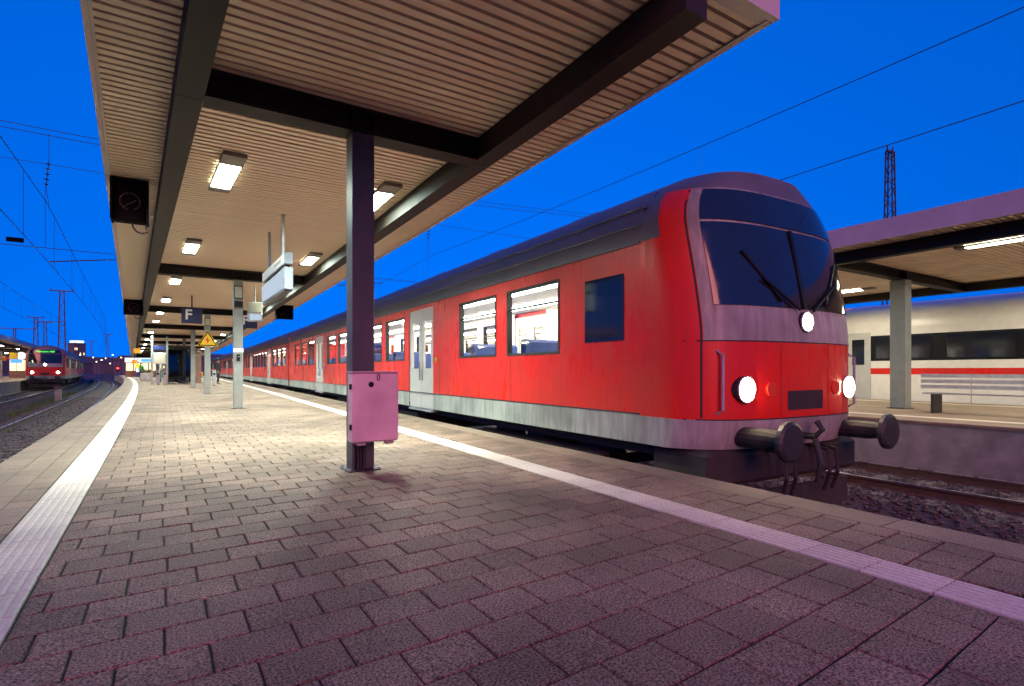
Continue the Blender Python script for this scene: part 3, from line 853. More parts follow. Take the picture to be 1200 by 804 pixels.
    bm.box(-1.0, 1.0, -.25, .25, .45, .75, 'underframe')
    bme = bm.mesh('bogie')
    wm = MB()
    for s in (-1, 1): wm.tube([(s * .68, 0, 0), (s * .80, 0, 0)], .46, 'darkmetal', 18)
    wm.tube([(-.68, 0, 0), (.68, 0, 0)], .08, 'darkmetal', 8)
    wme = wm.mesh('wheelset')
    for yy in (3.7, LEN - 3.4):
        bo = link('bogie', bme, root, (0, yy, 0))
        for dy in (-1.25, 1.25): link('wheelset', wme, bo, (0, dy, .462))
    if cab:
        # ---- driving cab front: smooth grid over (t, z)
        def hw(z):
            if z <= 3.10: return 1.41
            for (x0, z0), (x1, z1) in zip(pr[:6], pr[1:7]):
                if z <= z1: return x0 + (x1 - x0) * (z - z0) / (z1 - z0)
            return 0.0
        def fy(t, z):
            rake = 0.0 if z < 2.1 else 0.30 * ((z - 2.1) / 1.5) ** 1.25
            low = 0.10 * max(0, (1.25 - z) / .35) ** 2
            return rake + low + .30 * abs(t) ** 3.2 + .22 * abs(t) ** 10
        def P(t, z, out=0.0):
            return (t * hw(z), fy(t, z) - out, z)
        zl = [.92, 1.0, 1.1, 1.22, 1.32, 1.44, 1.56, 1.68, 1.80, 1.92, 2.0, 2.08, 2.16, 2.28, 2.42, 2.56, 2.70, 2.84, 2.98, 3.10, 3.20, 3.30, 3.40, 3.52, 3.62, 3.70, 3.78, 3.85]
        tl = [-1, -.985, -.96, -.93, -.89, -.84, -.78, -.70, -.6, -.5, -.4, -.3, -.2, -.1, 0, .1, .2, .3, .4, .5, .6, .70, .78, .84, .89, .93, .96, .985, 1]
        def region(t, z):
            t = abs(t)
            if z < 1.22: return light
            if z < 2.0: return red
            if z > 3.62: return roofm
            if t > .90: return red
            return light
        m = MB(); nt_ = len(tl) + 4
        cols_t = [-1.002, -1.001] + tl + [1.001, 1.002]
        for z in zl:
            for t in cols_t:
                if abs(t) > 1.0:
                    k_ = 1.0 if abs(t) > 1.0015 else .45
                    sg = 1 if t > 0 else -1; y_f = fy(1, z); m.v.append((sg * hw(z), y_f + (ys - y_f) * k_, z))
                else: m.v.append(P(t, z))
        for a in range(len(zl) - 1):
            for b_ in range(nt_ - 1):
                m.f.append((a * nt_ + b_, a * nt_ + b_ + 1, (a + 1) * nt_ + b_ + 1, (a + 1) * nt_ + b_))
                zc = (zl[a] + zl[a + 1]) / 2; tc_ = (cols_t[b_] + cols_t[b_ + 1]) / 2
                mt = region(tc_, zc) if abs(tc_) < 1 else (light if zc < 1.22 else (red if zc < 3.10 else roofm))
                m.m.append(m.mi(mt))
        zt = 3.85
        top = [P(t, zt) for t in tl]
        back = [(t * hw(zt), ys, min(4.02, 3.85 + .17 * (1 - abs(t) ** 2))) for t in tl]
        m.loft([top, back], roofm, closed=False)
        m.build('cab_shell', root, smooth=True)
        # windscreen: dark glass laid over the mask
        def patch(t0, t1, z0, z1, out, mat, nt2=18, nz=10, rr=0.0):
            w = MB(); T = [t0 + (t1 - t0) * i / nt2 for i in range(nt2 + 1)]; Z = [z0 + (z1 - z0) * i / nz for i in range(nz + 1)]
            for z in Z:
                for t in T: w.v.append(P(t, z, out))
            for a in range(nz):
                for b_ in range(nt2):
                    w.f.append((a * (nt2 + 1) + b_, a * (nt2 + 1) + b_ + 1, (a + 1) * (nt2 + 1) + b_ + 1, (a + 1) * (nt2 + 1) + b_)); w.m.append(w.mi(mat))
            return w
        wsn = patch(-.83, .83, 2.36, 3.22, .014, 'screen_dark').build('windscreen', root, smooth=True)
        patch(-.83, .83, 3.25, 3.60, .014, 'screen_dark', 18, 4).build('destination_panel', root, smooth=True)
        for zz in (1.215, 1.995):
            patch(-.97, .97, zz, zz + .012, .004, 'rubber', 30, 1).build('panel_joint', root)
        for t0 in (-.905, .895): patch(t0, t0 + .01, 1.24, 3.6, .004, 'rubber', 1, 14).build('panel_joint', root)
        for t0 in (-.30, .296): patch(t0, t0 + .005, 1.24, 1.985, .003, 'rubber', 1, 6).build('panel_joint', root)
        patch(-.22, .22, 1.30, 1.50, .004, 'underframe', 8, 3).build('socket_cover', root)
        for s in (-1, 1):
            x = s * .45
            w = MB(); w.bar((s * .12, fy(.1, 2.34) - .045, 2.34), (s * .62, fy(.45, 2.62) - .045, 2.64), .02, .02, 'black')
            w.bar((s * .38, fy(.3, 2.5) - .05, 2.42), (s * .82, fy(.6, 3.0) - .05, 2.92), .025, .02, 'black'); w.build('wiper', wsn)
        w = MB(); w.bar(P(0, 2.36, .024), P(0, 3.22, .024), .05, .02, 'black'); w.build('screen_bar', wsn)
        for t, z, r, nm in ((-.64, 1.52, .105, 'headlight'), (.64, 1.52, .105, 'headlight'), (0, 2.22, .08, 'headlight')):
            px, py, pz = P(t, z)
            bz = MB(); bz.tube([(px, py + .06, pz), (px, py - .02, pz), (px, py - .03, pz)], [r + .03, r + .03, r + .015], 'darkmetal', 18); bo = bz.build(nm, root)
            ln = MB(); ln.sphere((px, py - .028, pz), r, 'head', 16, 8, (1, .25, 1)); ln.build('lens', bo, smooth=True)
            rg = MB(); rg.tube([(px + (r + .022) * math.cos(6.2832 * q / 20), py - .03, pz + (r + .022) * math.sin(6.2832 * q / 20)) for q in range(21)], .010, 'galv', 6); rg.build('rim', bo)
        for t in (-.40, .40):
            px, py, pz = P(t, 1.52); MB().tube([(px, py + .05, pz), (px, py - .015, pz)], .075, 'signred', 14).build('tail_light', root)
        # grab rails, steps, buffers, coupling
        for s in (-1, 1):
            w = MB(); px = s * 1.16
            w.tube([(px, fy(.82, 1.3) - .0, 1.28), (px, fy(.82, 1.3) - .07, 1.32), (px, fy(.82, 1.9) - .07, 1.86), (px, fy(.82, 1.9), 1.9)], .014, 'galv', 8); w.build('grab_rail', root)
            w = MB(); w.tube([(s * .875, .25, 1.05), (s * .875, -.18, 1.05), (s * .875, -.36, 1.05)], [.10, .10, .075], 'underframe', 14)
            w.tube([(s * .875, -.36, 1.05), (s * .875, -.40, 1.05), (s * .875, -.42, 1.05)], [.19, .19, .16], 'darkmetal', 20); w.build('buffer', root)
        w = MB(); w.cbox(-1.30, 1.30, .16, .95, .55, .915, 'underframe', .05); w.build('buffer_beam', root)
        w = MB(); w.bar((-1.15, .22, .30), (1.15, .22, .30), .05, .30, 'underframe'); w.bar((-.8, .3, .5), (-.8, .22, .3), .06, .06, 'underframe'); w.bar((.8, .3, .5), (.8, .22, .3), .06, .06, 'underframe'); w.build('snow_plough', root)
        w = MB(); w.tube([(0, .3, 1.02), (0, -.10, 1.02), (0, -.18, 1.10), (0, -.12, 1.18)], .035, 'darkmetal', 8); w.tube([(0, -.1, 1.0), (0, -.16, .75), (0, -.13, .55)], .03, 'darkmetal', 8); w.build('coupling_hook', root)
        for x in (-.45, -.3, .3, .45):
            w = MB(); w.tube([(x, .2, .9), (x, -.06, .86), (x, -.08, .62), (x + .04, .0, .42)], .022, 'rubber', 8); w.build('brake_hose', root)
        # cab side windows
        for s in (-1, 1):
            w = MB(); x0, x1 = sorted((s * 1.405, s * 1.418)); w.box(x0, x1, 1.25, 1.95, 2.05, 2.80, 'screen_dark'); w.build('cab_side_window', root)
        if dest:
            t = link('destination_text', text_mesh(dest, .24, 'destination_text', 'greentext', .002), root, (0, fy(0, 3.43) - .022, 3.43))
            t.rotation_euler = (R(74), 0, 0)
    return root

def place(o, ft, v, sign=1):
    a = Vector((ft(v), v)); b = Vector((ft(v + LEN), v + LEN))
    o.location = (a.x, a.y, RAILZ); o.rotation_euler = (0, 0, -math.atan2(b.x - a.x, b.y - a.y))
RED = ('trainred', 'trainlight', 'trainroof')
FRONT_V = 3.2
lead = carriage('railway_carriage', True, RED); place(lead, tR1, FRONT_V)
tag(lead, 'red regional train driving car with lit headlights at the right platform', 'train car', 'red train at the right platform')
mid = carriage('railway_carriage', False, RED); place(mid, tR1, FRONT_V + LEN + .2)
tag(mid, 'red carriage coupled directly behind the driving car at the right platform', 'train car', 'red train at the right platform')
for k, w in ((2, 'third red carriage of the train at the right platform'), (3, 'last and farthest red carriage of the train at the right platform')):
    o = copy_tree(mid); place(o, tR1, FRONT_V + k * (LEN + .2)); tag(o, w, 'train car', 'red train at the right platform')
far_lead = carriage('railway_carriage', True, RED, dest='München Hbf'); place(far_lead, tL2, 65.0)
tag(far_lead, 'red driving car with green destination letters standing on the far left track', 'train car', 'red train on the far left track')
for k, w in ((1, 'middle red carriage of the train on the far left track'), (2, 'farthest red carriage of the train on the far left track')):
    o = copy_tree(mid); place(o, tL2, 65.0 + k * (LEN + .2)); tag(o, w, 'train car', 'red train on the far left track')

# ---------------------------------------------------------------- opposite platform on the right
def oE(v): return tR2(v) + 1.68
def plat2(name, f0, f1, va, vb):
    m = MB(); vs = frange(va, vb, 3)
    m.loft([[(f0(v), v, -1.36), (f1(v), v, -1.36), (f1(v), v, -.05), (f0(v), v, -.05)] for v in vs], 'concrete', cap=True)
    m.loft([[(f0(v) - .04, v, -.05), (f1(v) + .04, v, -.05), (f1(v) + .04, v, 0), (f0(v) - .04, v, 0)] for v in vs], 'coping', cap=True)
    o = tag(m.build(name), kind='structure')
    for f, s in ((f0, 1), (f1, -1)):
        q = MB(); q.loft([[(f(v) + s * .85, v, .004), (f(v) + s * 1.13, v, .004)][::s] for v in vs], 'tactile', closed=False); q.build('white_line', o)
    return o
plat2('opposite_platform', oE, lambda v: oE(v) + 7.6, -14, 110)
canopy('opposite_canopy', 'slatted canopy over the opposite platform beyond the red train', lambda v: oE(v) - .55, lambda v: oE(v) + 8.1, lambda v: oE(v) + .1, lambda v: oE(v) + 7.4, lambda v: oE(v) + 3.5, -8, 90,
       [-3.6, 6.3, 16.2, 26.1, 36.0, 45.9, 55.8, 65.7, 75.6], 0, joined_only=True, cw=.17, slat_to=60)
for k in range(9):
    v = -1.2 + 4.95 * k
    for side, du in (('near', 1.6), ('far', 5.8)):
        o = empty('ceiling_lamp', (oE(v) + du, v, 3.437)); o.rotation_euler.z = R(-2)
        tag(o, 'lit ceiling lamp under the opposite canopy, %s row, %s lamp' % (side, names[k]), 'lamp', 'opposite canopy lamps')
        link('housing', fm, o); link('diffuser', dm2, o)
# white long-distance train beyond the opposite platform
def tW(v): return oE(v) + 7.6 + 1.68
def white_car(label, v):
    o = empty('white_carriage'); tag(o, label, 'train car', 'white train beyond the opposite platform')
    m = MB(); pr = roof_profile()
    m.loft([[(x, y, z) for x, z in pr] for y in (0, LEN)], 'trainwhite', closed=False); m.build('roof', o, smooth=True)
    for s in (-1, 1):
        m = MB(); P = lambda z0, z1, mt: m.poly([(s * 1.41, 0, z0), (s * 1.41, LEN, z0), (s * 1.41, LEN, z1), (s * 1.41, 0, z1)][::s], mt)
        P(.5, 1.58, 'trainwhite'); P(1.58, 1.78, 'trainred'); P(1.78, 2.02, 'trainwhite'); P(2.02, 2.86, 'black'); P(2.86, 3.10, 'trainwhite'); m.build('side_wall', o)
        for q in range(12):
            y0 = 1.2 + q * 2.0; x0, x1 = sorted((s * 1.411, s * 1.418))
            MB().box(x0, x1, y0, y0 + 1.6, 2.10, 2.80, 'screen_dark').build('window', o)
        for y0 in (.25, LEN - 1.05):
            x0, x1 = sorted((s * 1.4185, s * 1.424))
            d_ = MB(); d_.box(x0, x1, y0, y0 + .8, .6, 2.98, 'traindoor'); do_ = d_.build('door', o)
            x0, x1 = sorted((s * 1.4245, s * 1.427)); MB().box(x0, x1, y0 + .2, y0 + .6, 1.9, 2.75, 'screen_dark').build('pane', do_)
        for q in range(1, 7):
            x0, x1 = sorted((s * 1.4105, s * 1.413)); MB().box(x0, x1, q * 3.7, q * 3.7 + .012, .55, 1.57, 'rubber').build('panel_joint', o)
    for y in (0, LEN): MB().poly([(1.41, y, .5)] + [(x, y, z) for x, z in pr] + [(-1.41, y, .5)], 'trainwhite').build('end_wall', o)
    m = MB(); m.box(-1.2, 1.2, .3, LEN - .3, .3, .5, 'underframe'); m.build('underframe', o)
    place(o, tW, v); return o
white_car('white carriage with red stripe beyond the opposite platform, nearest the camera', -16)
white_car('white carriage with red stripe beyond the opposite platform, behind its neighbour', 10.3)
track('track_outer_right', tW, -30, 120)
# sign frame on the opposite platform
o = empty('lamp_post', (oE(9) + 8.0 + 5.5, 10.5, -1.0)); tag(o, 'slim post with a small warm lamp beyond the opposite platform', 'lamp post')
MB().tube([(0, 0, -.35), (0, 0, 5.4)], .06, 'mast', 8).build('post', o); MB().sphere((0, 0, 5.5), .14, 'dot', 10, 6).build('globe', o)
o = empty('platform_bench', (oE(4) + 2.6, 4.4, 0), R(88)); tag(o, 'dark metal bench on the opposite platform near the column', 'bench')
for x in (-.8, .8): MB().box(x - .03, x + .03, -.2, .2, 0, .42, 'darkmetal').build('leg', o)
for q in range(4): MB().box(-1, 1, -.22 + q * .11, -.14 + q * .11, .421, .45, 'galv').build('slat', o)
for q in range(3): MB().box(-1, 1, .22, .25, .55 + q * .12, .63 + q * .12, 'galv').build('back_slat', o)

# ---------------------------------------------------------------- far left platform
def lE(v): return tL2(v) - 1.68
plat2('left_platform', lambda v: lE(v) - 7.5, lE, 20, 150)
canopy('left_canopy', 'low lit canopy over the far left platform', lambda v: lE(v) - 7.3, lambda v: lE(v) - .4, lambda v: lE(v) - 6.4, lambda v: lE(v) - 1.4, lambda v: lE(v) - 3.8, 30, 140,
       [34, 44, 54, 64, 74, 84, 94, 104, 114, 124], 0, joined_only=True, pitch=.22, cw=.13, slat_to=110)
for k in range(16):
    v = 36 + 5 * k
    for side, du in (('near', -2.0), ('far', -5.2)):
        o = empty('ceiling_lamp', (lE(v) + du, v, 3.437)); o.rotation_euler.z = R(3)
        tag(o, 'lit ceiling lamp under the far left canopy, %s row, %s lamp' % (side, names[k]), 'lamp', 'far left canopy lamps')
        link('housing', fm, o); link('diffuser', dm3, o)
cu_, cv_ = at(25, 53)
o = empty('station_clock', (cu_, cv_, 2.0)); tag(o, 'round white lit clock hanging under the far left canopy', 'clock')
MB().tube([(0, -.08, .35), (0, .08, .35)], .42, 'darkmetal', 24).build('case', o); MB().tube([(0, -.095, .35), (0, -.081, .35)], .38, 'signlit', 24).build('face', o)
MB().tube([(0, 0, .77), (0, 0, 1.43)], .03, 'darkmetal', 8).build('hanger', o)
m = MB(); m.box(-.012, .012, -.105, -.096, .35, .62, 'black'); m.build('hand', o); m = MB(); m.box(0, .2, -.105, -.096, .34, .36, 'black'); m.build('hand', o)
for k, (px, d_, w, h, z, mt, lb, ct) in enumerate(((16, 51, .75, .6, 2.0, 'yellow', 'yellow hanging sign left of the round clock', 'sign'), (5, 49, .5, .4, 1.8, 'orange', 'small orange hanging sign at the far left', 'sign'),
                                     (19, 60, 1.3, .45, 1.75, 'blueprint', 'blue lit sign band below the clock on the far left platform', 'sign'))):
    cu_, cv_ = at(px, d_); o = empty('hanging_sign', (cu_, cv_, z)); tag(o, lb, ct); o.rotation_euler.z = R(-35)
    MB().cbox(-w / 2, w / 2, -.05, .05, 0, h, mt, .01).build('plate', o); MB().tube([(0, 0, h), (0, 0, 3.43 - z)], .025, 'darkmetal', 6).build('hanger', o)
cu_, cv_ = at(24, 66)
k = empty('platform_kiosk', (cu_, cv_, 0), R(-20)); tag(k, 'brightly lit kiosk on the far left platform', 'kiosk')
MB().cbox(-1.2, 1.2, 0, 3, 0, 2.6, 'brownpanel', .03).build('wall', k)
for q in range(3): MB().box(-1.1 + q * .76, -.42 + q * .76, -.02, -.002, .9, 2.2, 'winlit').build('window', k)
MB().box(-1.25, 1.25, -.12, -.021, 2.25, 2.58, 'signred').build('sign_band', k)
for q in range(3):
    v = 50 + q * 4.2; o = empty('platform_bench', (lE(v) - 3.0, v, 0)); o.rotation_euler.z = R(80)
    tag(o, 'metal bench on the far left platform, %s from the camera' % names[q], 'bench', 'far left benches')
    for x in (-.8, .8): MB().box(x - .03, x + .03, -.2, .2, 0, .42, 'darkmetal').build('leg', o)
    MB().box(-1, 1, -.24, .22, .421, .46, 'galv').build('seat', o); MB().box(-1, 1, .221, .25, .47, .9, 'galv').build('backrest', o)
# concrete point machine post between the tracks
o = empty('track_bollard', ((tL1(46) + tL2(46)) / 2 + .5, 45, -1.2)); tag(o, 'stubby weathered post between the left tracks', 'bollard')
MB().cbox(-.16, .16, -.16, .16, -.15, .98, 'concrete', .03).build('post', o); MB().cbox(-.22, .22, -.22, .22, .98, 1.1, 'railside', .02).build('cap', o)

# ---------------------------------------------------------------- overhead lines
def overhead(name, label, ft, va, vb, span0, span, zc=4.74, zm=6.75, sag=.55, r=.011):
    root = empty(name, (ft(va), va, zc)); tag(root, label, 'overhead line'); base = Vector(root.location)
    def mz(v):
        t = ((v - span0) % span) / span
        return zm - 4 * sag * t * (1 - t)
    vs = frange(va, vb, 2.5)
    m = MB(); m.tube([(ft(v), v, zc) for v in vs], r, 'wire', 5); m.build('contact_wire', root).location = -base
    m = MB(); m.tube([(ft(v), v, mz(v)) for v in vs], r, 'wire', 5); m.build('messenger_wire', root).location = -base
    for v in frange(span0 + 3 - span * 3, vb, 6.2):
        if v < va: continue
        d = MB(); d.tube([(ft(v), v, zc), (ft(v), v, mz(v))], r * .55, 'wire', 4); d.build('dropper', root).location = -base
    return root
overhead('overhead_line', 'catenary wires above the empty left track', tL1, -6, 150, 25, 50)
overhead('overhead_line', 'catenary wires above the far left train track', tL2, -6, 150, 25, 50)
overhead('overhead_line', 'catenary wires high on the right beyond the red train', tR2, -8, 120, 25, 50, zm=6.6, r=.008)
def insulator(mb, a, b, r=.07, n=5):
    a, b = Vector(a), Vector(b)
    for q in range(n):
        c = a + (b - a) * ((q + .5) / n); d = (b - a).normalized() * .02
        mb.tube([c - d, c, c + d], [r * .35, r, r * .35], 'insul', 8)
    mb.tube([a, b], .014, 'wire', 5)
xs = empty('cross_span', (0, 25, 5)); tag(xs, 'cross span of wires and insulators strung over all tracks behind the second column', 'overhead line'); xb = Vector(xs.location)
def xw(z0, sag, nm, r=.012):
    m = MB(); ua, ub = -34, 34
    m.tube([(ua + (ub - ua) * q / 24, 25, z0 - 4 * sag * (q / 24) * (1 - q / 24)) for q in range(25)], r, 'wire', 5); m.build(nm, xs).location = -xb
xw(11.6, 2.2, 'span_wire'); xw(11.4, 2.2, 'span_wire'); xw(8.4, .2, 'span_wire', .009); xw(5.35, .1, 'span_wire')
for ft in (tL1, tL2, tR1, tR2):
    u = ft(25)
    m = MB(); m.tube([(u, 25, 9.3), (u, 25, 8.3)], .008, 'wire', 4); insulator(m, (u, 25, 8.3), (u - .08, 25, 7.4), .085); m.tube([(u - .08, 25, 7.4), (u, 25, 6.75)], .008, 'wire', 4); m.tube([(u - .1, 25, 7.4), (u - .1, 25, 5.25)], .007, 'wire', 4)
    m.build('hanger', xs).location = -xb
    m = MB(); m.tube([(u, 25, 4.78), (u + 1.5, 25, 5.0)], .022, 'wire', 6); insulator(m, (u + 1.5, 25, 5.0), (u + 2.1, 25, 5.08), .05, 4); m.build('steady_arm', xs).location = -xb
# plate on the lower span wire
sp = empty('span_plate', (tL1(25) - 1.0, 24.97, 5.3)); tag(sp, 'small dark number plate on the lower span wire at the left', 'plate')
MB().box(-.02, .44, -.01, .01, .09, .25, 'matte').build('plate', sp)
sp.location = (tL1(25) - 1.1, 24.96, 5.26)

def mast(label, u, v, h, w=.6, arm=2.4, low_arm=0.0, z0=-1.35):
    o = empty('lattice_mast', (u, v, z0)); tag(o, label, 'mast', 'catenary masts'); H = h - z0
    m = MB()
    def leg(sx, sy, z): t = z / H; q = w / 2 * (1 - .55 * t); return (sx * q, sy * q, z)
    for sx in (-1, 1):
        for sy in (-1, 1):
            l = MB(); l.bar(leg(sx, sy, 0), leg(sx, sy, H), .07, .07, 'mast'); l.build('leg', o)
    n = max(6, int(H / .7))
    for q in range(n):
        za, zb = H * q / n, H * (q + 1) / n; s = 1 if q % 2 else -1
        for sy in (-1, 1): m.bar(leg(-s, sy, za), leg(s, sy, zb), .035, .035, 'mast')
        for sx in (-1, 1): m.bar(leg(sx, -s, za), leg(sx, s, zb), .035, .035, 'mast')
    m.build('lattice', o)
    a = MB(); a.bar((-arm / 2, 0, H), (arm / 2, 0, H), .12, .14, 'mast')
    for x in (-arm / 2 + .1, arm / 2 - .1): a.tube([(x, 0, H + .05), (x, 0, H + .35)], .05, 'insul', 6)
    a.build('crossarm', o)
    if low_arm:
        a = MB(); a.bar((-low_arm, 0, H * .68), (.2, 0, H * .68), .08, .08, 'mast'); a.tube([(-low_arm, 0, H * .68), (-low_arm, 0, H * .68 - .7)], .04, 'insul', 6); a.build('side_arm', o)
    return o
def mast_px(label, px, ytop, d, **k):
    u, v = at(px, d); return mast(label, u, v, CAM_H + (434 - ytop) / 640 * d, **k)
mast_px('tall dark lattice mast with a wide crossarm behind the far left train', 72.5, 341, 72, w=.95, arm=2.5, low_arm=2.4)
mast_px('lattice mast between the tall mast and the left picture edge', 42, 372, 95, w=.9, arm=2.2)
mast_px('smaller lattice mast just left of the tall mast', 53, 378, 105, w=.8, arm=2.0)
mast_px('small distant mast with wide bar above the far left canopy', 17, 385, 100, w=.7, arm=6.0)
mast_px('slender distant mast right of the lit tower', 107, 400, 170, w=.9, arm=2.6)
mast_px('farthest slender mast near the red signal', 126, 392, 140, w=.7, arm=1.8)
mast_px('lattice mast rising beyond the opposite canopy on the right', 1043, 178, 34, w=.75, arm=.9, low_arm=1.2)

# ---------------------------------------------------------------- far things on the left
def tower():
    u, v = at(90, 520); o = empty('lit_tower', (u, v, -1.35)); o.rotation_euler.z = R(35); tag(o, 'distant tower block with a glowing white crown', 'tower')
    MB().box(-5, 5, -5, 5, 0, 27, 'facade').build('wall', o)
    MB().cbox(-5.3, 5.3, -5.3, 5.3, 27.05, 28.2, 'facade', .2).build('parapet', o)
    MB().cbox(-4.2, 4.2, -4.2, 4.2, 28.25, 30.6, 'signlit', .5).build('lit_crown', o)
    for a in range(6):
        for b in range(5):
            if random.random() < .45: MB().box(-4.6 + a * 1.5, -3.8 + a * 1.5, -5.06, -5.02, 3 + b * 4.6, 5.2 + b * 4.6, 'winlit').build('window', o)
tower()
for q, (px, d, w, h) in enumerate(((100, 420, 30, 9), (112, 380, 26, 7), (124, 450, 40, 10), (137, 360, 22, 7), (78, 480, 40, 12), (60, 500, 50, 9), (20, 420, 60, 11), (170, 330, 30, 8), (270, 300, 30, 8), (300, 320, 26, 9))):
    u, v = at(px, d); o = empty('far_building', (u, v, -1.35)); o.rotation_euler.z = R(random.uniform(20, 45))
    where = ['just right of the lit tower', 'right of the slender mast', 'left of the red signal', 'behind the red signal', 'just left of the lit tower', 'behind the far left train', 'at the left picture edge', 'beyond the end of the near platform', 'behind the tail of the right train', 'beyond the right train, left of the second column'][q]
    tag(o, 'low dark distant building ' + where, 'building', 'far buildings')
    MB().box(-w / 2, w / 2, -6, 6, 0, h, 'facade').build('wall', o)
    r = MB(); r.loft([[(-w / 2 - .4, -6.4, h + .01), (-w / 2 - .4, 6.4, h + .01), (-w / 2, 0, h + 3)], [(w / 2 + .4, -6.4, h + .01), (w / 2 + .4, 6.4, h + .01), (w / 2, 0, h + 3)]], 'roofing', cap=True); r.build('roof', o)
    for a in range(int(w / 4)):
        if random.random() < .35: MB().box(-w / 2 + 1.5 + a * 4, -w / 2 + 3 + a * 4, -6.05, -6.01, h * .45, h * .45 + 1.5, 'winlit').build('window', o)
wh = ['left of', 'right of', 'above', 'low beside', 'far beyond', 'just past', 'high over', 'next to', 'well past']
for q, (px, py, d) in enumerate(((94, 416, 260), (109, 419, 230), (119, 422, 220), (124, 420, 240), (132, 416, 150), (142, 419, 160), (129, 426, 260), (113, 424, 280), (85, 420, 300))):
    u, v = at(px, d); z = CAM_H + (434 - py) / 640 * d
    o = empty('street_lamp', (u, v, -1.35)); tag(o, 'tiny warm yard lamp beyond the left tracks, %s of nine from the left' % ['second', 'third', 'fifth', 'sixth', 'eighth', 'ninth', 'seventh', 'fourth', 'first'][q], 'street lamp', 'far yard lamps')
    H = z + 1.35
    MB().tube([(0, 0, 0), (0, 0, H - .2)], [.12, .08], 'mast', 6).build('post', o); MB().sphere((0, 0, H), .24 if d > 200 else .16, 'dot', 8, 6).build('globe', o)
u, v = at(138, 118); o = empty('signal', (u, v, -1.35)); tag(o, 'red lit railway signal on a short post at the far left tracks', 'signal')
MB().tube([(0, 0, 0), (0, 0, 2.2)], .06, 'mast', 8).build('post', o); MB().cbox(-.3, .3, -.1, .1, 2.1, 3.2, 'black', .03).build('head', o); MB().tube([(0, -.16, 2.75), (0, -.101, 2.75)], .22, 'redlamp', 14).build('lens', o)
# far wood on the horizon
tw = MB()
for q in range(900):
    d = random.uniform(480, 700); px = random.uniform(-200, 420); u, v = at(px, d); h = random.uniform(5, 13)
    tw.sphere((u, v, h * .4), h * random.uniform(.5, .8), 'leaf', 6, 4, (1.2, 1.2, .9))
tag(tw.build('far_wood'), 'dark band of trees on the horizon', 'wood', kind='stuff')

# ---------------------------------------------------------------- waiting shelter and things on the platform far off
sh = empty('waiting_shelter', (.95, 44.2, 0)); tag(sh, 'dark glass waiting shelter with steel posts in the middle of the platform', 'shelter')
W, D, H = .78, 3.4, 2.55
for x in (-W, W):
    for y in (0, D / 2, D): MB().cbox(x - .05, x + .05, y - .05, y + .05, 0, H, 'steel', .008).build('post', sh)
for y in (0, D):
    MB().poly([(-W + .05, y, .12), (W - .05, y, .12), (W - .05, y, H - .08), (-W + .05, y, H - .08)], 'darkglass').build('pane', sh)
for x in (-W,):
    for y0, y1 in ((.05, D / 2 - .05), (D / 2 + .05, D - .05)): MB().poly([(x, y0, .12), (x, y1, .12), (x, y1, H - .08), (x, y0, H - .08)], 'darkglass').build('pane', sh)
MB().cbox(-W - .15, W + .15, -.2, D + .2, H + .002, H + .12, 'darkmetal', .02).build('roof', sh)
MB().box(-W + .06, W - .06, .4, D - .4, .40, .46, 'darkmetal').build('seat', sh)
MB().box(-W + .05, W - .05, D - .06, D - .03, .1, H - .1, 'black').build('back_panel', sh)
for q in range(5): MB().cbox(W + .06 + q * .085, W + .135 + q * .085, -.04, .02, .05, 2.45, 'brownpanel', .006).build('slat', sh)
ic = empty('information_case', (-.25, 43.0, 0)); tag(ic, 'poster case on two tall posts left of the shelter', 'poster case')
for x in (-.42, .42): MB().cbox(x - .06, x + .06, -.06, .06, 0, 3.19, 'steel', .008).build('post', ic)
MB().cbox(-.36, .36, -.04, .04, 1.35, 2.1, 'galv', .02).build('case', ic); MB().box(-.32, .32, -.044, -.041, 1.42, 2.05, 'paper').build('poster', ic)
MB().box(-.36, .36, -.03, .03, 2.3, 2.6, 'signblue').build('header', ic)
for q, (px, d, lb) in enumerate(((185.3, 36.8, 'slim steel waste bin left of the shelter, the left one of two'), (193.3, 36.8, 'slim steel waste bin left of the shelter, the right one of two'), (251, 34.2, 'slim steel waste bin beside the standing person on the right'))):
    u, v = at(px, d); o = empty('waste_bin', (u, v, 0)); tag(o, lb, 'bin', 'slim platform bins')
    MB().cbox(-.10, .10, -.14, .14, 0.03, .86, 'galv', .02).build('body', o); MB().cbox(-.11, .11, -.15, .15, .865, .95, 'steel', .02).build('lid', o); MB().box(-.07, .07, -.1435, -.1405, .66, .78, 'black').build('slot', o)
    MB().box(-.09, .09, -.12, .12, 0, .03, 'darkmetal').build('foot', o)
u, v = at(171.5, 50); o = empty('planter', (u, v, 0)); tag(o, 'square concrete planter box near the kiosk', 'planter')
MB().cbox(-.45, .45, -.45, .45, 0, .72, 'concrete', .03).build('tub', o); MB().box(-.4, .4, -.4, .4, .70, .725, 'ground').build('soil', o)
m = MB()
for q in range(220):
    a, b, c = random.uniform(-.38, .38), random.uniform(-.38, .38), random.uniform(.72, .98); t = random.uniform(0, 6.28)
    m.poly([(a, b, c), (a + .07 * math.cos(t), b + .07 * math.sin(t), c + .05), (a - .03 * math.sin(t), b + .03 * math.cos(t), c + .09)], 'leaf')
m.build('shrub', o)
u, v = at(233.5, 42); o = empty('bench', (u, v, 0)); tag(o, 'dark bench carrying an orange bag right of the shelter', 'bench')
for x in (-.7, .7): MB().box(x - .04, x + .04, -.2, .2, 0, .40, 'darkmetal').build('leg', o)
MB().cbox(-.9, .9, -.24, .24, .401, .46, 'steel', .01).build('seat', o); MB().cbox(-.9, .9, .20, .26, .5, .9, 'darkmetal', .01).build('backrest', o)
b = empty('travel_bag', (u - .05, v - .03, .461)); tag(b, 'orange brown travel bag on the dark bench', 'bag')
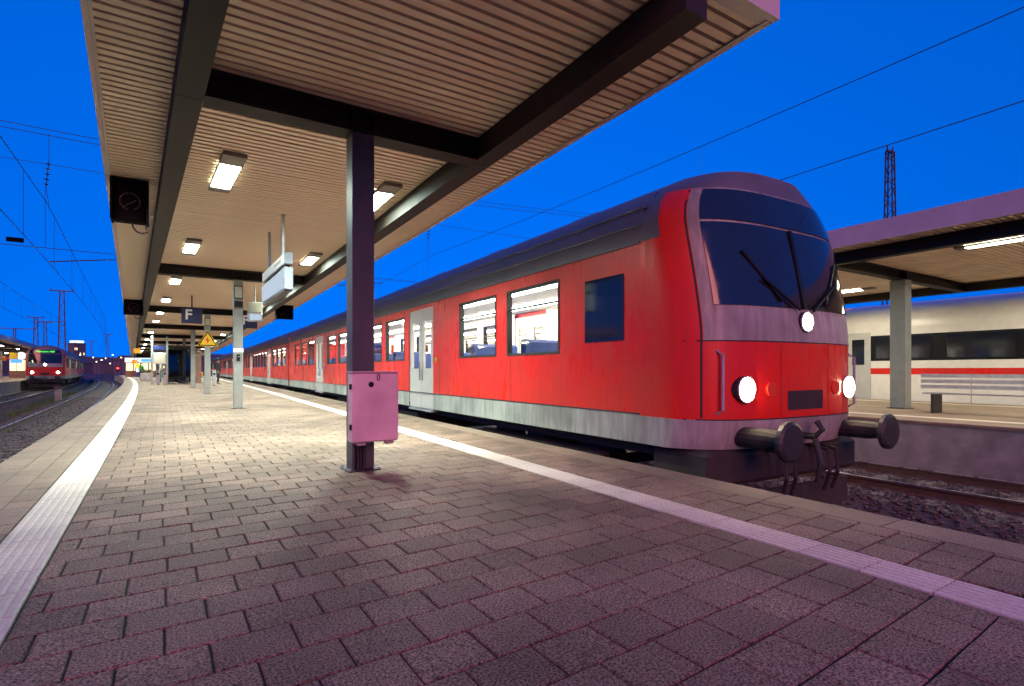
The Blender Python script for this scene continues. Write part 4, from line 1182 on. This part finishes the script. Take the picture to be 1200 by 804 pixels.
MB().cbox(-.30, .30, -.17, .17, 0, .36, 'orange', .06).build('body', b); MB().tube([(-.15, 0, .35), (-.1, 0, .48), (.1, 0, .48), (.15, 0, .35)], .018, 'black', 6).build('handle', b)
u, v = at(218, 39.5); b = empty('travel_bag', (u, v, 0)); tag(b, 'pale beige bag on the ground at the shelter corner', 'bag')
MB().cbox(-.17, .17, -.12, .12, 0, .44, 'trainlight', .05).build('body', b); MB().tube([(-.08, 0, .43), (-.05, 0, .52), (.05, 0, .52), (.08, 0, .43)], .014, 'black', 6).build('handle', b)
# kiosk with lit signs at the far end
kk = empty('platform_kiosk', (-3.2, 96, 0)); tag(kk, 'lit kiosk with white and blue sign band far along the near platform', 'kiosk')
MB().cbox(-1.5, 2.2, 0, 5, 0, 2.7, 'brownpanel', .03).build('wall', kk)
MB().box(-1.55, 2.25, -.2, -.01, 2.1, 2.75, 'signlit').build('sign_band', kk); MB().box(.4, 2.1, -.24, -.205, 2.2, 2.6, 'blueprint').build('blue_panel', kk)
for q in range(4): MB().box(-1.4 + q * .92, -.62 + q * .92, -.03, -.005, .9, 2.0, 'winlit').build('window', kk)
for q, (px, py, d, w, h, mt, lb) in enumerate(((160.5, 411, 41, .42, .36, 'yellow', 'upper yellow hanging sign near the far left end of the canopy'), (157.5, 424, 62, .5, .45, 'yellow', 'yellow and white sign far along the left canopy edge'), (161.5, 429, 74, .6, .5, 'yellow', 'lowest yellow sign in front of the far kiosk'))):
    u, v = at(px, d); z = CAM_H + (434 - py) / 640 * d - h / 2
    o = empty('hanging_sign', (u, v, z)); tag(o, lb, 'sign')
    MB().cbox(-w / 2, w / 2, -.04, .04, 0, h, mt, .01).build('plate', o); MB().tube([(0, 0, h), (0, 0, 3.43 - z)], .03, 'darkmetal', 6).build('hanger', o)
for q, (px, d, h) in enumerate(((155, 100, 1.9), (163, 78, 1.8))):
    u, v = at(px, d); o = empty('vending_machine', (u, v, 0)); tag(o, ['lit vending machine at the far left end of the platform', 'lit vending machine in front of the far kiosk'][q], 'vending machine')
    MB().cbox(-.45, .45, 0, .8, 0, h, ['signred', 'signblue'][q], .03).build('case', o); MB().box(-.35, .2, -.02, -.002, .7, h - .1, 'signlit').build('window', o)

# ---------------------------------------------------------------- people
M['skin'] = paint('skin', (0.48, 0.27, 0.19), 0.6, var=0.06); M['hair'] = paint('hair', (0.03, 0.02, 0.015), 0.7)
M['coat'] = paint('dark_coat', (0.030, 0.028, 0.032), 0.9); M['jeans'] = paint('jeans', (0.06, 0.13, 0.32), 0.9, var=.2, scale=12); M['shirt'] = paint('white_shirt', (0.62, 0.58, 0.55), 0.9)
M['teal'] = paint('grey_green_trousers', (0.10, 0.17, 0.15), 0.9); M['navy'] = paint('navy_cloth', (0.015, 0.02, 0.05), 0.9); M['shoe'] = paint('shoes', (0.02, 0.018, 0.018), 0.6)
def person(label, loc, rz, top, legs, pose='stand', hair='hair'):
    """one skinned body: joints, radii, and a cloth per bone"""
    if pose == 'stand':
        J = {'pel': (0, 0, .95, .155, .11), 'wai': (0, 0, 1.10, .14, .10), 'che': (0, 0, 1.32, .17, .115), 'nek': (0, .005, 1.47, .055, .055), 'hea': (0, -.015, 1.60, .078, .095), 'top': (0, -.01, 1.71, .07, .085)}
        for s, n in ((-1, 'l'), (1, 'r')):
            J.update({'hip' + n: (s * .095, 0, .88, .092, .092), 'kne' + n: (s * .10, -.02 + .03 * s, .49, .062, .062), 'ank' + n: (s * .105, .02 + .03 * s, .09, .042, .042), 'toe' + n: (s * .125, -.14 + .03 * s, .04, .035, .035),
                      'sho' + n: (s * .185, 0, 1.40, .068, .068), 'elb' + n: (s * .235, .03, 1.12, .048, .048), 'wri' + n: (s * .22, -.08, .90, .034, .034), 'han' + n: (s * .215, -.11, .82, .034, .024), 'fin' + n: (s * .21, -.125, .75, .02, .016)})
    else:
        J = {'pel': (0, 0, .13, .155, .12), 'wai': (0, .08, .30, .14, .10), 'che': (0, .15, .52, .17, .115), 'nek': (0, .17, .68, .055, .055), 'hea': (0, .15, .81, .078, .095), 'top': (0, .15, .92, .07, .085)}
        for s, n in ((-1, 'l'), (1, 'r')):
            J.update({'hip' + n: (s * .10, -.05, .13, .095, .095), 'kne' + n: (s * .13, -.48, .22 + .08 * (s + 1), .066, .066), 'ank' + n: (s * .14, -.90, .08, .045, .045), 'toe' + n: (s * .16, -.96, .20, .035, .035),
                      'sho' + n: (s * .185, .15, .60, .068, .068), 'elb' + n: (s * .25, .05, .34, .048, .048), 'wri' + n: (s * .14, -.18, .28, .034, .034), 'han' + n: (s * .08, -.26, .28, .034, .024), 'fin' + n: (s * .05, -.32, .27, .02, .016)})
    names_ = list(J); E = [('pel', 'wai', top), ('wai', 'che', top), ('che', 'nek', top), ('nek', 'hea', 'skin'), ('hea', 'top', 'skin')]
    for n in 'lr': E += [('pel', 'hip' + n, legs), ('hip' + n, 'kne' + n, legs), ('kne' + n, 'ank' + n, legs), ('ank' + n, 'toe' + n, 'shoe'), ('che', 'sho' + n, top), ('sho' + n, 'elb' + n, top), ('elb' + n, 'wri' + n, top), ('wri' + n, 'han' + n, 'skin'), ('han' + n, 'fin' + n, 'skin')]
    me = bpy.data.meshes.new('person'); me.from_pydata([J[n][:3] for n in names_], [(names_.index(a), names_.index(b)) for a, b, _ in E], [])
    ob = bpy.data.objects.new('person', me); col.objects.link(ob)
    sk = ob.modifiers.new('skin', 'SKIN'); sub = ob.modifiers.new('sub', 'SUBSURF'); sub.levels = 2; sub.render_levels = 2
    for i, n in enumerate(names_):
        sv = me.skin_vertices[0].data[i]; sv.radius = J[n][3:5]; sv.use_root = (n == 'pel')
    bpy.context.view_layer.update()
    nm = bpy.data.meshes.new_from_object(ob.evaluated_get(bpy.context.evaluated_depsgraph_get()))
    bpy.data.objects.remove(ob)
    mats = []
    for _, _, c in E:
        if c not in mats: mats.append(c)
    nm.materials.clear()
    for c in mats: nm.materials.append(M[c])
    segs = [(Vector(J[a][:3]), Vector(J[b][:3]), mats.index(c)) for a, b, c in E]
    for pg in nm.polygons:
        best = 9; pg.use_smooth = True
        for a, b, i in segs:
            ab = b - a; t = max(0, min(1, (pg.center - a).dot(ab) / ab.length_squared)); dd = (pg.center - a - ab * t).length
            if dd < best: best = dd; pg.material_index = i
    o = link('person', nm, None, loc, rz); tag(o, label, 'person')
    hx, hy, hz = J['hea'][:3]
    h = MB(); h.sphere((hx, hy + .018, hz + .055), .105, hair, 12, 8, (.92, 1.02, .95)); h.build('hair', o, smooth=True)
    f = MB(); f.sphere((hx, hy - .098, hz), .016, 'skin', 6, 5, (.8, 1, 1.4))
    for s in (-1, 1): f.sphere((hx + s * .032, hy - .084, hz + .03), .011, 'hair', 6, 4); f.sphere((hx + s * .082, hy, hz + .01), .022, 'skin', 6, 5, (.4, .8, 1.3))
    f.build('face', o)
    return o
u, v = at(255.5, 36.3); person('person in a dark coat standing beside the red train', (u, v, 0), R(60), 'coat', 'coat')
u, v = at(188.5, 42); person('person in a white top and grey green trousers behind the slim bins', (u, v, 0), R(-100), 'shirt', 'teal')
u, v = at(165.5, 56); person('person in a green vest and navy trousers near the planter', (u, v, 0), R(-40), 'green', 'navy')
u, v = at(213, 38.6); person('person in blue jeans sitting on the ground against the shelter', (u, v, 0), R(-75), 'jeans', 'jeans', 'sit')
